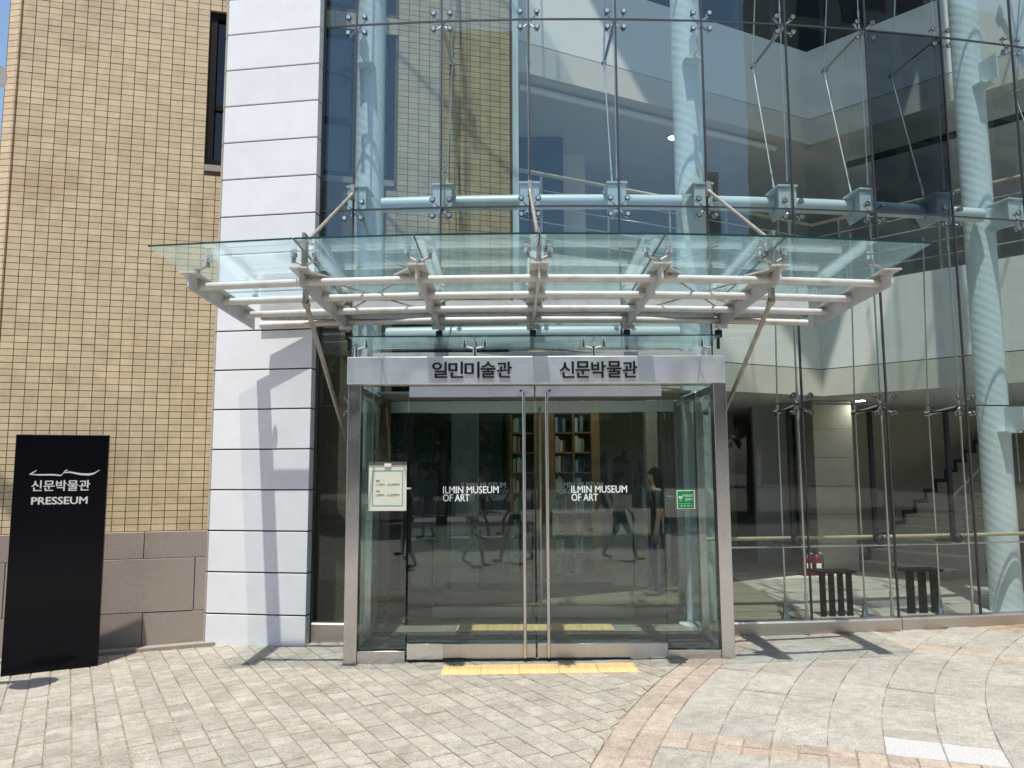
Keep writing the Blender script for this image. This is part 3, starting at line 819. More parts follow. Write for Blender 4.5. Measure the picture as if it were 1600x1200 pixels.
# stays up to the facade and struts down to it
for i, s in ((1, 0), (3, 2), (5, 4)):
    x = RX[i]; xs_ = cw(s).x
    b = B().tube((x, fy(x) + .17, 3.34), (xs_, facade_y(xs_) - .05, 4.33), .017, 10)
    b.obj('upper_stay', M['steel_dark'], can)
    B().box(x - .012, x + .012, fy(x) + .09, fy(x) + .20, 3.10, 3.40).obox((x, fy(x) + .145, 3.335), (.055, 0, 0), (0, .055, 0), (0, 0, .006)).obj('stay_post', M['steel_dark'], can)
    B().box(xs_ - .02, xs_ + .02, facade_y(xs_) - .075, facade_y(xs_) - .008, 4.27, 4.42).obj('stay_lug', M['steel_dark'], can)
for i, s in ((1, 0), (5, 4)):
    x = RX[i]; xs_ = cw(s).x
    B().tube((x, fy(x) + .20, 2.88), (xs_ - .02, facade_y(xs_) - .03, 1.88), .019, 10).tube((x, fy(x) + .2, 2.885), (x, fy(x) + .24, 2.855), .03, 10).obj('lower_strut', M['steel_dark'], can)
    B().box(x - .014, x + .014, fy(x) + .16, fy(x) + .24, 2.86, 2.97).obj('strut_lug', M['steel_dark'], can)
# crossed bracing cables in the end bays
for i in (1, 4):
    xa, xb = RX[i], RX[i + 1]
    for (p, q) in (((xa + .10, fy(xa) + .22), (xb - .08, 6.95)), ((xb - .10, fy(xb) + .22), (xa + .08, 6.95))):
        B().tube((*p, 3.068), (*q, 3.045), .008, 8).tube((*p, 3.068), (p[0] + (q[0] - p[0]) * .10, p[1] + (q[1] - p[1]) * .10, 3.066), .015, 10).obj('bracing_cable', M['steel_dark'], can)
    for x, sx in ((xa, 1), (xb, -1)):
        B().prism([(x + sx * .06, fy(x) + .02, 3.072), (x + sx * .20, fy(x) + .22, 3.072), (x + sx * .06, fy(x) + .30, 3.072)], (0, 0, .012)).obj('bracing_plate', M['canopy'], can)

# ------------------------------------------------------------------ entrance vestibule
ves = thing('entrance_vestibule', 'stainless steel and glass entrance box with double doors under the canopy', 'entrance', (.21, 6.6, 0))
HL, HR = -1.42, 1.835
for x0, x1 in ((-1.412, -1.302), (1.735, 1.845)):
    B().box(x0, x1, 6.555, 6.68, gz(x0) - .02, 2.318).obj('post', M['steel'], ves, bevel=.004)
hdr = B().box(HL, HR, 6.535, 6.70, 2.3205, 2.556).obj('header', M['steel_h'], ves, bevel=.004)
def word(txt, x0, x1, z0, z1):
    p = (x1 - x0) / len(txt)
    for k, ch in enumerate(txt):
        text_fit(ch, (x0 + p * k + p * .04, 6.5345 - .006, z0), X, Z, -Yv, p * .90, (z1 - z0), .006, .020).obj('letter', M['black'], hdr, smooth=False)
word('일민미술관', -.690, .005, 2.372, 2.508)
word('신문박물관', .408, 1.085, 2.368, 2.508)
# transom rail under the header and fixed side panes
B().box(-1.300, 1.733, 6.585, 6.65, 2.306, 2.3195).obj('transom', M['steel'], ves)
for x0, x1 in ((-1.296, -.905), (1.297, 1.731)):
    B().box(x0, x1, 6.605, 6.617, .088, 2.304).obj('side_pane', M['door'], ves, smooth=False)
    B().box(x0 - .004, x1 + .002, 6.57, 6.66, gz(x0) - .01, .086).obj('bottom_rail', M['steel'], ves, bevel=.003)
def door(x0, x1, hx, txt_x, y, name, th=.012, handle_side=-1, lean=.03, z1=2.304, lab=None, handles=True, tw=.476, vin='vinyl'):
    d = B().hexa([(x0, y, .12), (x1, y, .12), (x1, y + th, .12), (x0, y + th, .12), (x0, y + lean, 2.26), (x1, y + lean, 2.26), (x1, y + lean + th, 2.26), (x0, y + lean + th, 2.26)]).obj(name, M['door'], ves, smooth=False)
    B().box(x0, x1, y - .022, y + .034, .026, .137).obj('kick_rail', M['steel_rail'], d, bevel=.002)
    B().box(x0, x1, y - .018, y + .052, 2.215, z1).obj('top_rail', M['steel_h'], d, bevel=.002)
    if handles:
        h = B().tube((hx, y - .055, .035), (hx, y - .055, 2.25), .0145, 14)
        for z in (.15, 1.15, 2.2): h.tube((hx, y - .055, z), (hx, y + .012, z), .009, 8)
        h.obj('pull_handle', M['steel'], d)
    yt = y + lean * (1.38 - .12) / 2.14 - .003
    t = text_fit('ILMIN MUSEUM', (txt_x, yt, 1.384), X, Z, -Yv, tw, .060, .0008, .022)
    u = text_fit('OF ART', (txt_x, yt - .0, 1.316), X, Z, -Yv, tw * .475, .060, .0008, .022)
    t.add(u.v, u.f); t.obj('lettering', M[vin], d, smooth=False)
    return d
d = door(-.888, .190, .100, -.595, 6.605, 'glass_door')
B().box(-.887, -.585, 6.578, 6.5825, .018, .142).obj('pivot_shoe', M['chrome'], d, bevel=.001)
d = door(.204, 1.292, .296, .506, 6.605, 'glass_door')
B().box(.98, 1.291, 6.60, 6.645, .010, .0255).obj('pivot_shoe', M['chrome'], d)
B().box(.62, .66, 6.588, 6.5865, 2.28, 2.29)
for x in (.075, .325):
    B().tube((x, 6.586, 2.262), (x, 6.580, 2.262), .010, 12).obj('lock_button', M['black'], hdr)
# side walls of the box: stainless mullions and glass
for xs1, sx in ((-1.36, 1), (1.795, -1)):
    for y0, y1 in ((6.69, 7.32), (7.42, 8.26)):
        B().box(xs1 - .006, xs1 + .006, y0, y1, .07, 2.25).obj('side_wall_pane', M['door'], ves, smooth=False)
        B().box(xs1 - .025, xs1 + .025, y0, y1, .0, .068).obj('side_wall_rail', M['steel'], ves)
        B().box(xs1 - .025, xs1 + .025, y0, y1, 2.252, 2.318).obj('side_wall_rail', M['steel'], ves)
    for y0, y1 in ((7.322, 7.418), (8.262, 8.36)):
        B().box(xs1 - .035, xs1 + .035, y0, y1, .0, 2.318).obj('side_wall_post', M['steel'], ves, bevel=.003)
# inner doors
B().box(-1.32, 1.755, 8.27, 8.36, 2.20, 2.318).obj('inner_header', M['steel_h'], ves)
B().box(-1.32, -.86, 8.31, 8.322, .03, 2.198).obj('side_pane', M['door'], ves, smooth=False)
B().box(1.30, 1.755, 8.31, 8.322, .03, 2.198).obj('side_pane', M['door'], ves, smooth=False)
door(-.85, .205, .12, -.55, 8.32, 'inner_door', lean=0, z1=2.195, vin='vinyl')
door(.219, 1.285, .30, .50, 8.32, 'inner_door', lean=0, z1=2.195)
# glass roof of the box
for x0, x1 in ((-1.41, -.333), (-.321, .712), (.724, 1.80)):
    o = B().box(x0, x1, 6.50, 7.30, 2.722, 2.734).obj('roof_pane', M['roofglass'], ves, smooth=False)
    B().box(x0, x1, 6.4965, 6.4990, 2.723, 2.733).obj('glass_edge', M['edge'], o)
for x, sides in ((-1.37, (1,)), (-.327, (-1, 1)), (.718, (-1, 1)), (1.76, (-1,))):
    b = B().tube((x, 6.66, 2.557), (x, 6.66, 2.66), .019, 12)
    for sx in sides:
        b.tube((x, 6.66, 2.645), (x + sx * .09, 6.66, 2.665), .010, 8)
        b.tube((x + sx * .09, 6.66, 2.655), (x + sx * .09, 6.66, 2.7215), .024, 14)
    b.obj('roof_clamp', M['chrome'], ves)
B().box(-1.33, 1.765, 7.24, 7.31, 2.60, 2.70).obj('back_beam', M['canopy'], ves)
B().box(-1.32, 1.755, 7.44, 8.26, 2.325, 2.345).obj('ceiling_board', M['greywall'], ves)
# ribbed mat inside
mt = B().box(-1.33, 1.765, 6.70, 7.62, .004, .020).obj('door_mat', M['mat'], ves)
b = B()
for k in range(40):
    y = 6.71 + k * .0228
    b.box(-1.33, 1.765, y, y + .013, .0195, .027)
tag(b.obj('mat_rib', mat('mat_ridge', (.075, .08, .085), .8), mt), kind='stuff')
for k in range(5):
    tactile(-.56 + .31 * k, -.25 + .31 * k, 7.66, 7.94, .028, ves)

# ------------------------------------------------------------------ black museum sign
sg = thing('museum_sign', 'tall black upright sign reading PRESSEUM with a silver open-book emblem', 'sign', (-3.9, 6.7, -.1))
SA, SB = Vector((-4.267, 6.585, 0)), Vector((-3.593, 6.83, 0))
sdv = (SB - SA).normalized(); sn_ = Vector((sdv.y, -sdv.x, 0)); SWD = (SB - SA).length
def S(u, o, z): return SA + sdv * u + sn_ * o + Z * z
B().hexa([S(0, 0, -.3), S(SWD, 0, -.3), S(SWD, -.06, -.3), S(0, -.06, -.3), S(0, 0, 1.90), S(SWD, 0, 1.90), S(SWD, -.06, 1.90), S(0, -.06, 1.90)]).obj('panel', M['signblack'], sg, bevel=.003)
B().hexa([S(-.002, .002, 1.9005), S(SWD + .002, .002, 1.9005), S(SWD + .002, -.062, 1.9005), S(-.002, -.062, 1.9005), S(-.002, .002, 1.906), S(SWD + .002, .002, 1.906), S(SWD + .002, -.062, 1.906), S(-.002, -.062, 1.906)]).obj('top_cap', M['steel_dark'], sg)
def ribbon(pts, w0):
    b = B()
    for (u0, z0, a), (u1, z1, c) in zip(pts, pts[1:]):
        b.prism([S(u0, .0005, z0 - a), S(u1, .0005, z1 - c), S(u1, .0005, z1 + c), S(u0, .0005, z0 + a)], sn_ * .003)
    return b
k = SWD / 143.0
def lp(x, y, w): return ((x - 45) * k * .985 + .112, 1.605 - (y - 727) * k * .87, w * k)
rb = ribbon([lp(57, 729, .5), lp(51, 734, 1.4), lp(46, 737, .6)], 0); r2 = ribbon([lp(46, 737, .5), lp(60, 738, 1.2), lp(82, 738, 1.4), lp(95, 739.5, 1.0)], 0)
r3 = ribbon([lp(95, 739.5, .8), lp(101, 730, 1.2), lp(105, 729, .5)], 0); r4 = ribbon([lp(98, 734, .8), lp(108, 733, 1.2), lp(124, 737, 1.7), lp(138, 738, 1.9), lp(146, 736, 1.5), lp(155, 729, .5)], 0)
for q in (r2, r3, r4): rb.add(q.v, q.f)
rb.obj('book_emblem', M['signtext'], sg, smooth=False)
text_fit('신문박물관', S(.140, .001, 1.417), sdv, Z, sn_, .445, .092, .0015, .022).obj('hangul_lettering', M['signtext'], sg, smooth=False)
text_fit('PRESSEUM', S(.146, .001, 1.303), sdv, Z, sn_, .425, .062, .0015, .045).obj('latin_lettering', M['signtext'], sg, smooth=False)

# ------------------------------------------------------------------ opening-hours notice and green sticker
nt = thing('opening_hours_notice', 'cream opening-hours notice with blue border hanging on the glass beside the doors', 'notice', (-1.066, 6.58, 1.24))
B().box(-1.228, -.905, 6.586, 6.592, 1.240, 1.654).obj('sheet', M['paper'], nt)
B().box(-1.2275, -.9055, 6.580, 6.5855, 1.628, 1.655).obj('clip_bar', M['greyplastic'], nt)
B().box(-1.095, -1.035, 6.574, 6.5795, 1.612, 1.640).obj('clip', M['label'], nt, bevel=.002)
b = B(); x0, x1, z0, z1 = -1.196, -.934, 1.280, 1.582
for q in ((x0, x1, z0, z0 + .007), (x0, x1, z1 - .007, z1), (x0, x0 + .007, z0 + .007, z1 - .007), (x1 - .007, x1, z0 + .007, z1 - .007)):
    b.box(q[0], q[1], 6.5845, 6.5857, q[2], q[3])
b.obj('blue_border', M['bluebox'], nt)
b = B()
for txt, x, z, w, h, it in (('평일', -1.165, 1.485, .032, .017, 0), ('11AM - 6:30PM', -1.168, 1.452, .200, .019, .25), ('주말', -1.165, 1.398, .032, .017, 0), ('12PM - 6:30PM', -1.168, 1.363, .200, .019, .25)):
    q = text_fit(txt, (x, 6.5853, z), X, Z, -Yv, w, h, .0006, .004, it); b.add(q.v, q.f)
b.obj('print', M['greyink'], nt, smooth=False)
B().box(-.9045, -.868, 6.588, 6.590, 1.422, 1.436).obj('tape', M['label'], nt)

ad = thing('defibrillator_sign', 'small square green defibrillator sticker with white border on the side glass', 'sign', (1.479, 6.6, 1.245))
B().box(1.402, 1.556, 6.598, 6.601, 1.245, 1.403).obj('backing', M['label'], ad)
B().box(1.409, 1.549, 6.5962, 6.5975, 1.252, 1.396).obj('green_face', M['green'], ad)
b = B()
for txt, x, z, w, h in (('자동심장', 1.458, 1.345, .084, .024), ('충격기', 1.474, 1.312, .064, .024), ('설  치  시  설', 1.432, 1.264, .10, .015), ('AED', 1.424, 1.312, .022, .007)):
    q = text_fit(txt, (x, 6.5958, z), X, Z, -Yv, w, h, .0005, .01); b.add(q.v, q.f)
b.box(1.412, 1.546, 6.5952, 6.596, 1.288, 1.2895)
hp = []
for i in range(20):
    a = 2 * math.pi * i / 20
    hp.append((1.4345 + .0011 * 16 * math.sin(a) ** 3 * .95, 6.5955, 1.341 + .0011 * (13 * math.cos(a) - 5 * math.cos(2 * a) - 2 * math.cos(3 * a) - math.cos(4 * a))))
b.prism(hp, (0, -.0008, 0))
b.box(1.4505, 1.4535, 6.595, 6.596, 1.3585, 1.3665).box(1.448, 1.456, 6.595, 6.596, 1.361, 1.364)
b.obj('white_print', M['label'], ad, smooth=False)
B().prism([(1.437, 6.5944, 1.352), (1.428, 6.5944, 1.339), (1.434, 6.5944, 1.339), (1.431, 6.5944, 1.329), (1.441, 6.5944, 1.343), (1.435, 6.5944, 1.343)], (0, -.0006, 0)).obj('lightning_bolt', M['green'], ad)

# ------------------------------------------------------------------ lamp at the brick corner
lm = thing('flood_lamp', 'grey cylindrical flood lamp poking in beside the brick corner against the sky', 'lamp', (-4.9, 6.2, 0))
c = Vector((-4.225, 6.0, 4.83)); dv = Vector((1, -.10, -.33)).normalized()
B().tube(c - dv * .30, c, .085, 24).tube(c - dv * .34, c - dv * .30, .05, 20, .085).obj('housing', M['lamp_grey'], lm)
B().tube(c + dv * .0005, c + dv * .006, .078, 24).obj('lens', M['label'], lm)
B().path([c - dv * .32, (-5.4, 6.05, 5.1), (-6.6, 6.1, 5.1), (-6.6, 6.1, -.3)], .045, 12).obj('pole', M['lamp_grey'], lm)
lm2 = thing('spot_lamp', 'grey dome spot lamp on a twin-arm post standing past the black sign', 'lamp', (-7.6, 5.3, -.2))
B().lathe((-4.02, 5.60, 2.30), [(.17, 0), (.175, .02), (.15, .12), (.08, .19), (.03, .21)], 20).obj('dome', M['lamp_grey'], lm2)
B().path([(-4.02, 5.60, 2.50), (-4.2, 5.58, 2.56), (-7.6, 5.3, 2.7), (-7.6, 5.3, -.3)], .035, 10).path([(-4.02, 5.68, 2.42), (-7.6, 5.32, 2.36)], .022, 8).obj('post', M['lamp_grey'], lm2)

# ------------------------------------------------------------------ inside the museum
fl = B()
fl.add([(-3.2, 7.0, -.12), (-1.92, 7.32, -.12)], [])
fl = B(); n = 24; vs = []
for k in range(n + 1):
    s = -1 + 12 * k / n; p = cw(s, .075, 0.0); vs.append((p.x, p.y))
poly = vs + [(9.5, 16.5), (-2.6, 16.5)]
fl.prism([(x, y, -.11) for x, y in poly], (0, 0, .113))
floor_o = fl.obj('interior_floor', M['floor'], smooth=False); tag(floor_o, kind='structure')
def st(b, name, m): return tag(b.obj(name, m), kind='structure')
st(B().box(-2.6, 14, 16.5, 16.7, 0, 12.7), 'back_wall', M['greywall'])
st(B().box(-2.75, -2.6, 8.6, 16.5, 0, 12.7), 'side_wall', M['darkwall'])
st(B().box(13.6, 13.8, 8.0, 16.5, 0, 12.7), 'side_wall', M['greywall'])
rf = B(); pl = [cw(-1.4 + 12.4 * k / 12, .26, 12.72) for k in range(13)]
rf.prism([tuple(p) for p in pl] + [(13.9, 16.7, 12.72), (-2.8, 16.7, 12.72)], (0, 0, .3))
st(rf, 'roof', M['greywall'])
# two storeys of gallery set back from the glass, their edges meeting in a re-entrant corner
def edge_y(x):                                                # plan line of the gallery edge
    return 8.72 + (x - .05) * (10.9 - 8.72) / (4.45 - .05) if x < 4.45 else 10.9 - (x - 4.45) * 1.02
def gallery(z0, zj, z1, xa, xb, name, label):
    g_ = thing(name, label, 'balcony', (4.45, 10.9, z0))
    pts = [(xa, edge_y(xa)), (4.45, 10.9), (xb, edge_y(xb))]
    for p, q in zip(pts, pts[1:]):
        P, Q = Vector((*p, 0)), Vector((*q, 0)); dd = (Q - P).normalized(); nn = Vector((-dd.y, dd.x, 0))
        def strip(o0, o1, a, c):
            return B().hexa([P + nn * o0 + Z * a, Q + nn * o0 + Z * a, Q + nn * o1 + Z * a, P + nn * o1 + Z * a, P + nn * o0 + Z * c, Q + nn * o0 + Z * c, Q + nn * o1 + Z * c, P + nn * o1 + Z * c])
        strip(0, .12, z0, zj - .006).obj('fascia_board', M['fascia_shade'], g_, smooth=False)
        strip(0, .12, zj + .006, z1).obj('fascia_board', M['whitepaint'], g_, smooth=False)
        strip(.02, .11, zj - .01, zj + .01).obj('shadow_joint', M['dark_joint'], g_, smooth=False)
    return g_
g1 = gallery(2.60, 2.985, 4.15, .02, 9.2, 'lower_gallery', 'white-edged first floor balcony with cable railing behind the canopy')
g2 = gallery(6.35, 6.735, 7.80, .02, 9.2, 'upper_gallery', 'white-edged second floor balcony with a dark joint line high behind the glass')
def slab(g_, za, zb, xa, xc, xb, corner):
    pts = [(xa, edge_y(xa) + .13, za)] + ([(4.45, 11.04, za)] if corner else []) + [(xc, edge_y(xc) + .15, za)] + [(min(xb, 13.5), 16.4, za), (xa, 16.4, za)]
    B().prism(pts, (0, 0, zb - za)).obj('floor_slab', M['ceil'], g_, smooth=False)
slab(g1, 2.995, 3.35, .02, 2.2, 2.2, False)
slab(g1, 2.61, 3.34, 2.205, 9.2, 13.5, True)
slab(g2, 6.36, 6.71, .02, 9.2, 13.5, True)
# pipe under the upper edge and sprinklers
P, Q = Vector((.1, edge_y(.1) + .25, 6.28)), Vector((3.9, edge_y(3.9) + .25, 6.28))
B().tube(P, Q, .045, 14).obj('pipe', M['whitepaint'], g2)
P, Q = Vector((5.0, edge_y(5.0) + .6, 6.05)), Vector((8.6, edge_y(8.6) + .6, 6.05))
B().tube(P, Q, .05, 12).obj('dark_track', M['black'], g2)
# cable railing of the lower gallery
pts = [Vector((.1, edge_y(.1) + .1, 0)), Vector((4.45, 11.0, 0)), Vector((9.0, edge_y(9.0) + .1, 0))]
for k, z in enumerate((4.35, 4.55, 4.75, 4.95)):
    B().path([p + Z * z for p in pts], .007, 6).obj('rail_cable', M['cable'], g1)
B().path([p + Z * 5.15 for p in pts], .026, 10).obj('hand_rail', M['railwood'], g1)
for p, q, n in ((pts[0], pts[1], 5), (pts[1], pts[2], 5)):
    for i in range(n):
        c = p + (q - p) * ((i + .3) / n)
        B().tube(c + Z * 4.1, c + Z * 5.13, .018, 10).obj('rail_post', M['steel_dark'], g1)
# hanging bars of the upper ceiling
for x, y in ((3.4, 10.9), (4.2, 11.6), (5.0, 11.6), (6.0, 10.4)):
    B().box(x - .035, x + .035, y - .035, y + .035, 7.5, 9.3).obj('hanging_bar', M['darkwall'], g2)
b = B().box(.1, 13.4, 10.9 + .6, 16.3, 9.3, 9.4)
b.obj('dark_ceiling', M['darkwall'], g2)
# recessed lamps; bookcase, silhouette and far stair ones are added to brighten them
for x, y, z, lab in ((.75, 10.55, 2.984, 'small lit round ceiling lamp in front of the bookcase'), (1.7, 11.0, 2.984, 'small lit round ceiling lamp above the ink silhouettes'), (2.35, 10.6, 6.352, 'small lit round ceiling lamp under the upper balcony'), (5.3, 11.6, 2.608, 'small lit round ceiling lamp above the staircase'), (6.8, 10.6, 2.608, 'small lit round ceiling lamp past the staircase')):
    l = thing('ceiling_lamp', lab, 'lamp', (x, y, z), 'recessed ceiling lamps')
    B().tube((x, y, z - .02), (x, y, z), .085, 20).obj('ring', M['label'], l)
    B().tube((x, y, z - .024), (x, y, z - .021), .065, 20).obj('lens', M['lightlens'], l)
# room behind the first floor
st(B().box(.75, 1.12, 11.2, 11.6, 4.0, 6.35), 'gallery_column', M['whitepaint'])
st(B().box(.05, 13.4, 14.4, 14.5, 3.35, 6.35), 'gallery_back_wall', M['greywall'])
st(B().box(.05, .75, 10.6, 10.7, 4.0, 6.35), 'gallery_partition', M['darkwall'])
# ground floor walls
st(B().box(-.10, 4.05, 14.0, 14.1, 0.003, 2.98), 'lobby_wall', M['lobby'])
st(B().box(-2.6, -.14, 10.3, 10.4, 0.003, 2.98), 'lobby_dark_screen', M['darkwall'])  # added dark sheet that makes this side of the lobby read unlit
st(B().box(-.80, -.45, 10.1, 10.299, 0.003, 2.98), 'lobby_column', M['greywall'])
st(B().box(2.01, 2.18, 11.5, 11.75, 0.003, 2.98), 'lobby_pier', M['beigewall'])
b = thing('limestone_pier', 'beige limestone block pier under the balcony corner beside the staircase', 'pier', (4.85, 12.0, 0))
for k in range(6):
    B().box(4.62, 5.22, 11.75, 12.3,   .006 + .433 * k, .433 * (k + 1)).obj('limestone_block', M['beigewall'], b, bevel=.003, smooth=False)
st(B().box(5.224, 13.4, 14.1, 14.2, 0.003, 2.98), 'stair_wall', M['beigewall'])
st(B().box(4.056, 4.616, 12.9, 13.0, .003, 2.98), 'lobby_niche_wall', M['greywall'])
# staircase climbing away
stc = thing('staircase', 'pale stone staircase with black nosings climbing away beside the beige pier', 'staircase', (5.25, 11.8, 0))
tv = Vector((.855, .518, 0)); wv = Vector((.518, -.855, 0)); SO = Vector((5.25, 11.85, .003))
for k in range(13):
    z1 = .165 * (k + 1); a = SO + tv * (.32 * k); c = a + tv * (.325 if k < 12 else 1.5)
    zb = max(0.0, z1 - .5)
    B().hexa([a + Z * zb, a + wv * 1.35 + Z * zb, c + wv * 1.35 + Z * zb, c + Z * zb, a + Z * (z1 - .02), a + wv * 1.35 + Z * (z1 - .02), c + wv * 1.35 + Z * (z1 - .02), c + Z * (z1 - .02)]).obj('step', M['beigewall'], stc, smooth=False)
    a2 = a - tv * .015
    B().hexa([a2 - wv * .02 + Z * (z1 - .019), a2 + wv * 1.36 + Z * (z1 - .019), c + wv * 1.36 + Z * (z1 - .019), c - wv * .02 + Z * (z1 - .019),
              a2 - wv * .02 + Z * z1, a2 + wv * 1.36 + Z * z1, c + wv * 1.36 + Z * z1, c - wv * .02 + Z * z1]).obj('tread', M['beigewall'], stc, smooth=False)
    f0 = -wv * .03; f1 = wv * .004
    def zig(p, q, za, zb):
        return [p + f0 + Z * za, p + f1 + Z * za, q + f1 + Z * za, q + f0 + Z * za, p + f0 + Z * zb, p + f1 + Z * zb, q + f1 + Z * zb, q + f0 + Z * zb]
    B().hexa(zig(a2 + tv * .045, c + tv * .03, z1 + .001, z1 + .065)).hexa(zig(a2 - tv * .035, a2 + tv * .044, z1 - .165 + .067, z1 + .065)).obj('stepped_skirting', M['black'], stc, smooth=False)
B().tube(SO + wv * 1.2 + tv * .5 + Z * 1.15, SO + wv * 1.2 + tv * 4.2 + Z * 3.1, .022, 10).obj('stair_rail', M['steel'], stc)
for k in (1, 6, 11):
    p = SO + wv * 1.2 + tv * (.5 + .32 * k)
    B().tube(p + Z * (.165 * (k + 1)), p + Z * (1.15 + .527 * .32 * k), .016, 10).obj('rail_post', M['steel'], stc)

# timber rail along the glass with black hanger posts
hr = thing('guard_rail', 'pale timber guard rail running along the inside of the glass on black posts', 'guard rail', cw(6, .34, .0))
B().path([cw(3.95 + 5.3 * k / 12, .34, .885) for k in range(13)], .019, 10).obj('timber_rail', M['railwood'], hr)
B().path([cw(4.2 + 4.0 * k / 12, .34, .80) for k in range(13)], .009, 8).obj('steel_rail', M['chrome'], hr)
for s in (5, 6, 7, 9):
    p = cw(s, .30, 0)
    B().obox(p + Z * 1.50, cw_n(s) * .016, Vector((cw_n(s).y, -cw_n(s).x, 0)) * .022, Z * .655).obj('hanger_post', M['black'], hr)
    q = cw(s + .02, .26, .86)
    B().obox(cw(s - .12, .28, .845), Vector((cw_n(s).y, -cw_n(s).x, 0)) * .11, cw_n(s) * .012, Z * .018).obj('rail_arm', M['black'], hr)
    B().lathe(q - Z * .05, [(.008, 0), (.03, .008), (.045, .03), (.05, .05), (.045, .07), (.03, .092), (.008, .1)], 16).obj('knob', M['black'], hr)
    B().obox(cw(s, .30, 2.17), cw_n(s) * .19, Vector((cw_n(s).y, -cw_n(s).x, 0)) * .03, Z * .008).obj('hanger_plate', M['black'], hr)

# black slatted benches
def bench(x, y, w, n, lab, rz):
    t = thing('slatted_bench', lab, 'bench', (x, y, .003), 'black slatted benches inside the glass')
    t.rotation_euler = (0, 0, rz)
    o = Vector((x, y, .003))
    B().box(x - w / 2 - .012, x + w / 2 + .012, y - .07, y + .14, .46, .485).obj('seat', M['bench'], t, bevel=.004)
    for k in range(n):
        c = x - w / 2 + w * (k + .5) / n; hw = w / n * .31
        B().box(c - hw, c + hw, y - .02, y + .0, .004, .459).obj('slat', M['bench'], t)
bench(3.47, 8.42, .40, 4, 'black bench with four front slats close to the glass by the extinguishers', .10)
bench(4.45, 8.52, .42, 3, 'black bench with three wide front slats in front of the staircase', .12)

# fire extinguishers on a tray
tr = tag(B().box(4.22, 4.60, 11.38, 11.60, .004, .03).obj('extinguisher_tray', M['red'], None), 'low red floor tray carrying two fire extinguishers', 'tray')
for x, lab in ((4.34, 'red fire extinguisher on the tray, farther from the beige pier'), (4.48, 'red fire extinguisher on the tray, next to the beige pier')):
    t = thing('fire_extinguisher', lab, 'extinguisher', (x, 11.48, .03), 'fire extinguishers on the tray')
    B().lathe((x, 11.48, .031), [(.05, 0), (.06, .01), (.06, .21), (.05, .25), (.022, .28), (.018, .29)], 18).obj('cylinder_body', M['red'], t)
    B().box(x - .04, x + .02, 11.465, 11.495, .322, .36).obj('valve', M['black'], t)
    B().path([(x + .02, 11.46, .34), (x + .06, 11.43, .32), (x + .065, 11.42, .22), (x + .06, 11.41, .12)], .008, 8).obj('hose', M['black'], t)
    B().box(x - .035, x + .035, 11.412, 11.418, .12, .19).obj('label_plate', M['label'], t)

# bookcase with books
SY = 11.42
bk = thing('bookcase', 'tall oak bookcase full of books seen through the glass doors', 'bookcase', (.58, SY, 0))
bays = [(-.10, .225), (.53, .80), (.825, 1.075)]
B().box(-.13, -.10, SY, SY + .30, .003, 2.62).obj('side_panel', M['wood'], bk)
B().box(.225, .53, SY - .01, SY + .30, .003, 2.62).obj('front_panel', M['wood'], bk)
B().box(.80, .825, SY, SY + .30, .003, 2.62).obj('divider', M['wood'], bk)
B().box(1.075, 1.20, SY - .01, SY + .30, .003, 2.62).obj('side_panel', M['wood'], bk)
B().box(-.13, 1.20, SY + .301, SY + .32, .003, 2.62).obj('back_panel', mat('dark_back', (.05, .035, .02), .8), bk)
B().box(-.14, 1.21, SY - .01, SY + .31, 2.621, 2.66).obj('top_board', M['wood'], bk)
BOOKC = {'white': (.70, .70, .68), 'cream': (.60, .55, .42), 'navy': (.02, .035, .11), 'red': (.40, .03, .03), 'teal': (.03, .18, .19),
         'grey': (.28, .29, .30), 'black': (.02, .02, .02), 'pale blue': (.35, .48, .60), 'brown': (.18, .10, .05), 'pink': (.55, .25, .28)}
for k_, c_ in BOOKC.items(): M['book ' + k_] = mat('book_cover_' + k_.replace(' ', '_'), c_, .6)
BAYN = ['bay behind the door handles', 'bay beside the oak panel', 'end bay nearest the visitor']
ORD = ['lowest', 'second lowest', 'third', 'fourth', 'fifth', 'sixth', 'seventh', 'eighth', 'top']
rb_ = random.Random(11)
for bi, (xa, xb) in enumerate(bays):
    for lv in range(9):
        z = .06 + .295 * lv
        if z > 2.5: continue
        B().box(xa + .0005, xb - .0005, SY + .003, SY + .298, z - .02, z).obj('shelf', M['wood'], bk)
        names = [q for q in rb_.sample(list(BOOKC), 7) if q not in ('red', 'pink') or lv in (2, 6)]; x = xa + .012
        for nm in sorted(names, key=lambda q: q not in ('white', 'cream', 'pale blue'))[:rb_.choice((3, 4, 5))]:
            w = rb_.uniform(.022, .05); h = rb_.uniform(.17, .25)
            if x + w > xb - .01: break
            tp = rb_.uniform(.15, .2)
            o = B().box(x, x + w, SY + .03, SY + .03 + tp, z + .0008, z + h).obj('book', M['book ' + nm], None, origin=(x, SY + .03, z))
            o.location.x += .10; tag(o, f'{nm} book on the {ORD[lv]} shelf of the bookcase, {BAYN[bi]}', 'book', 'books in the bookcase')
            x += w + rb_.choice((.001, .001, .02))

bk.location.x += .10

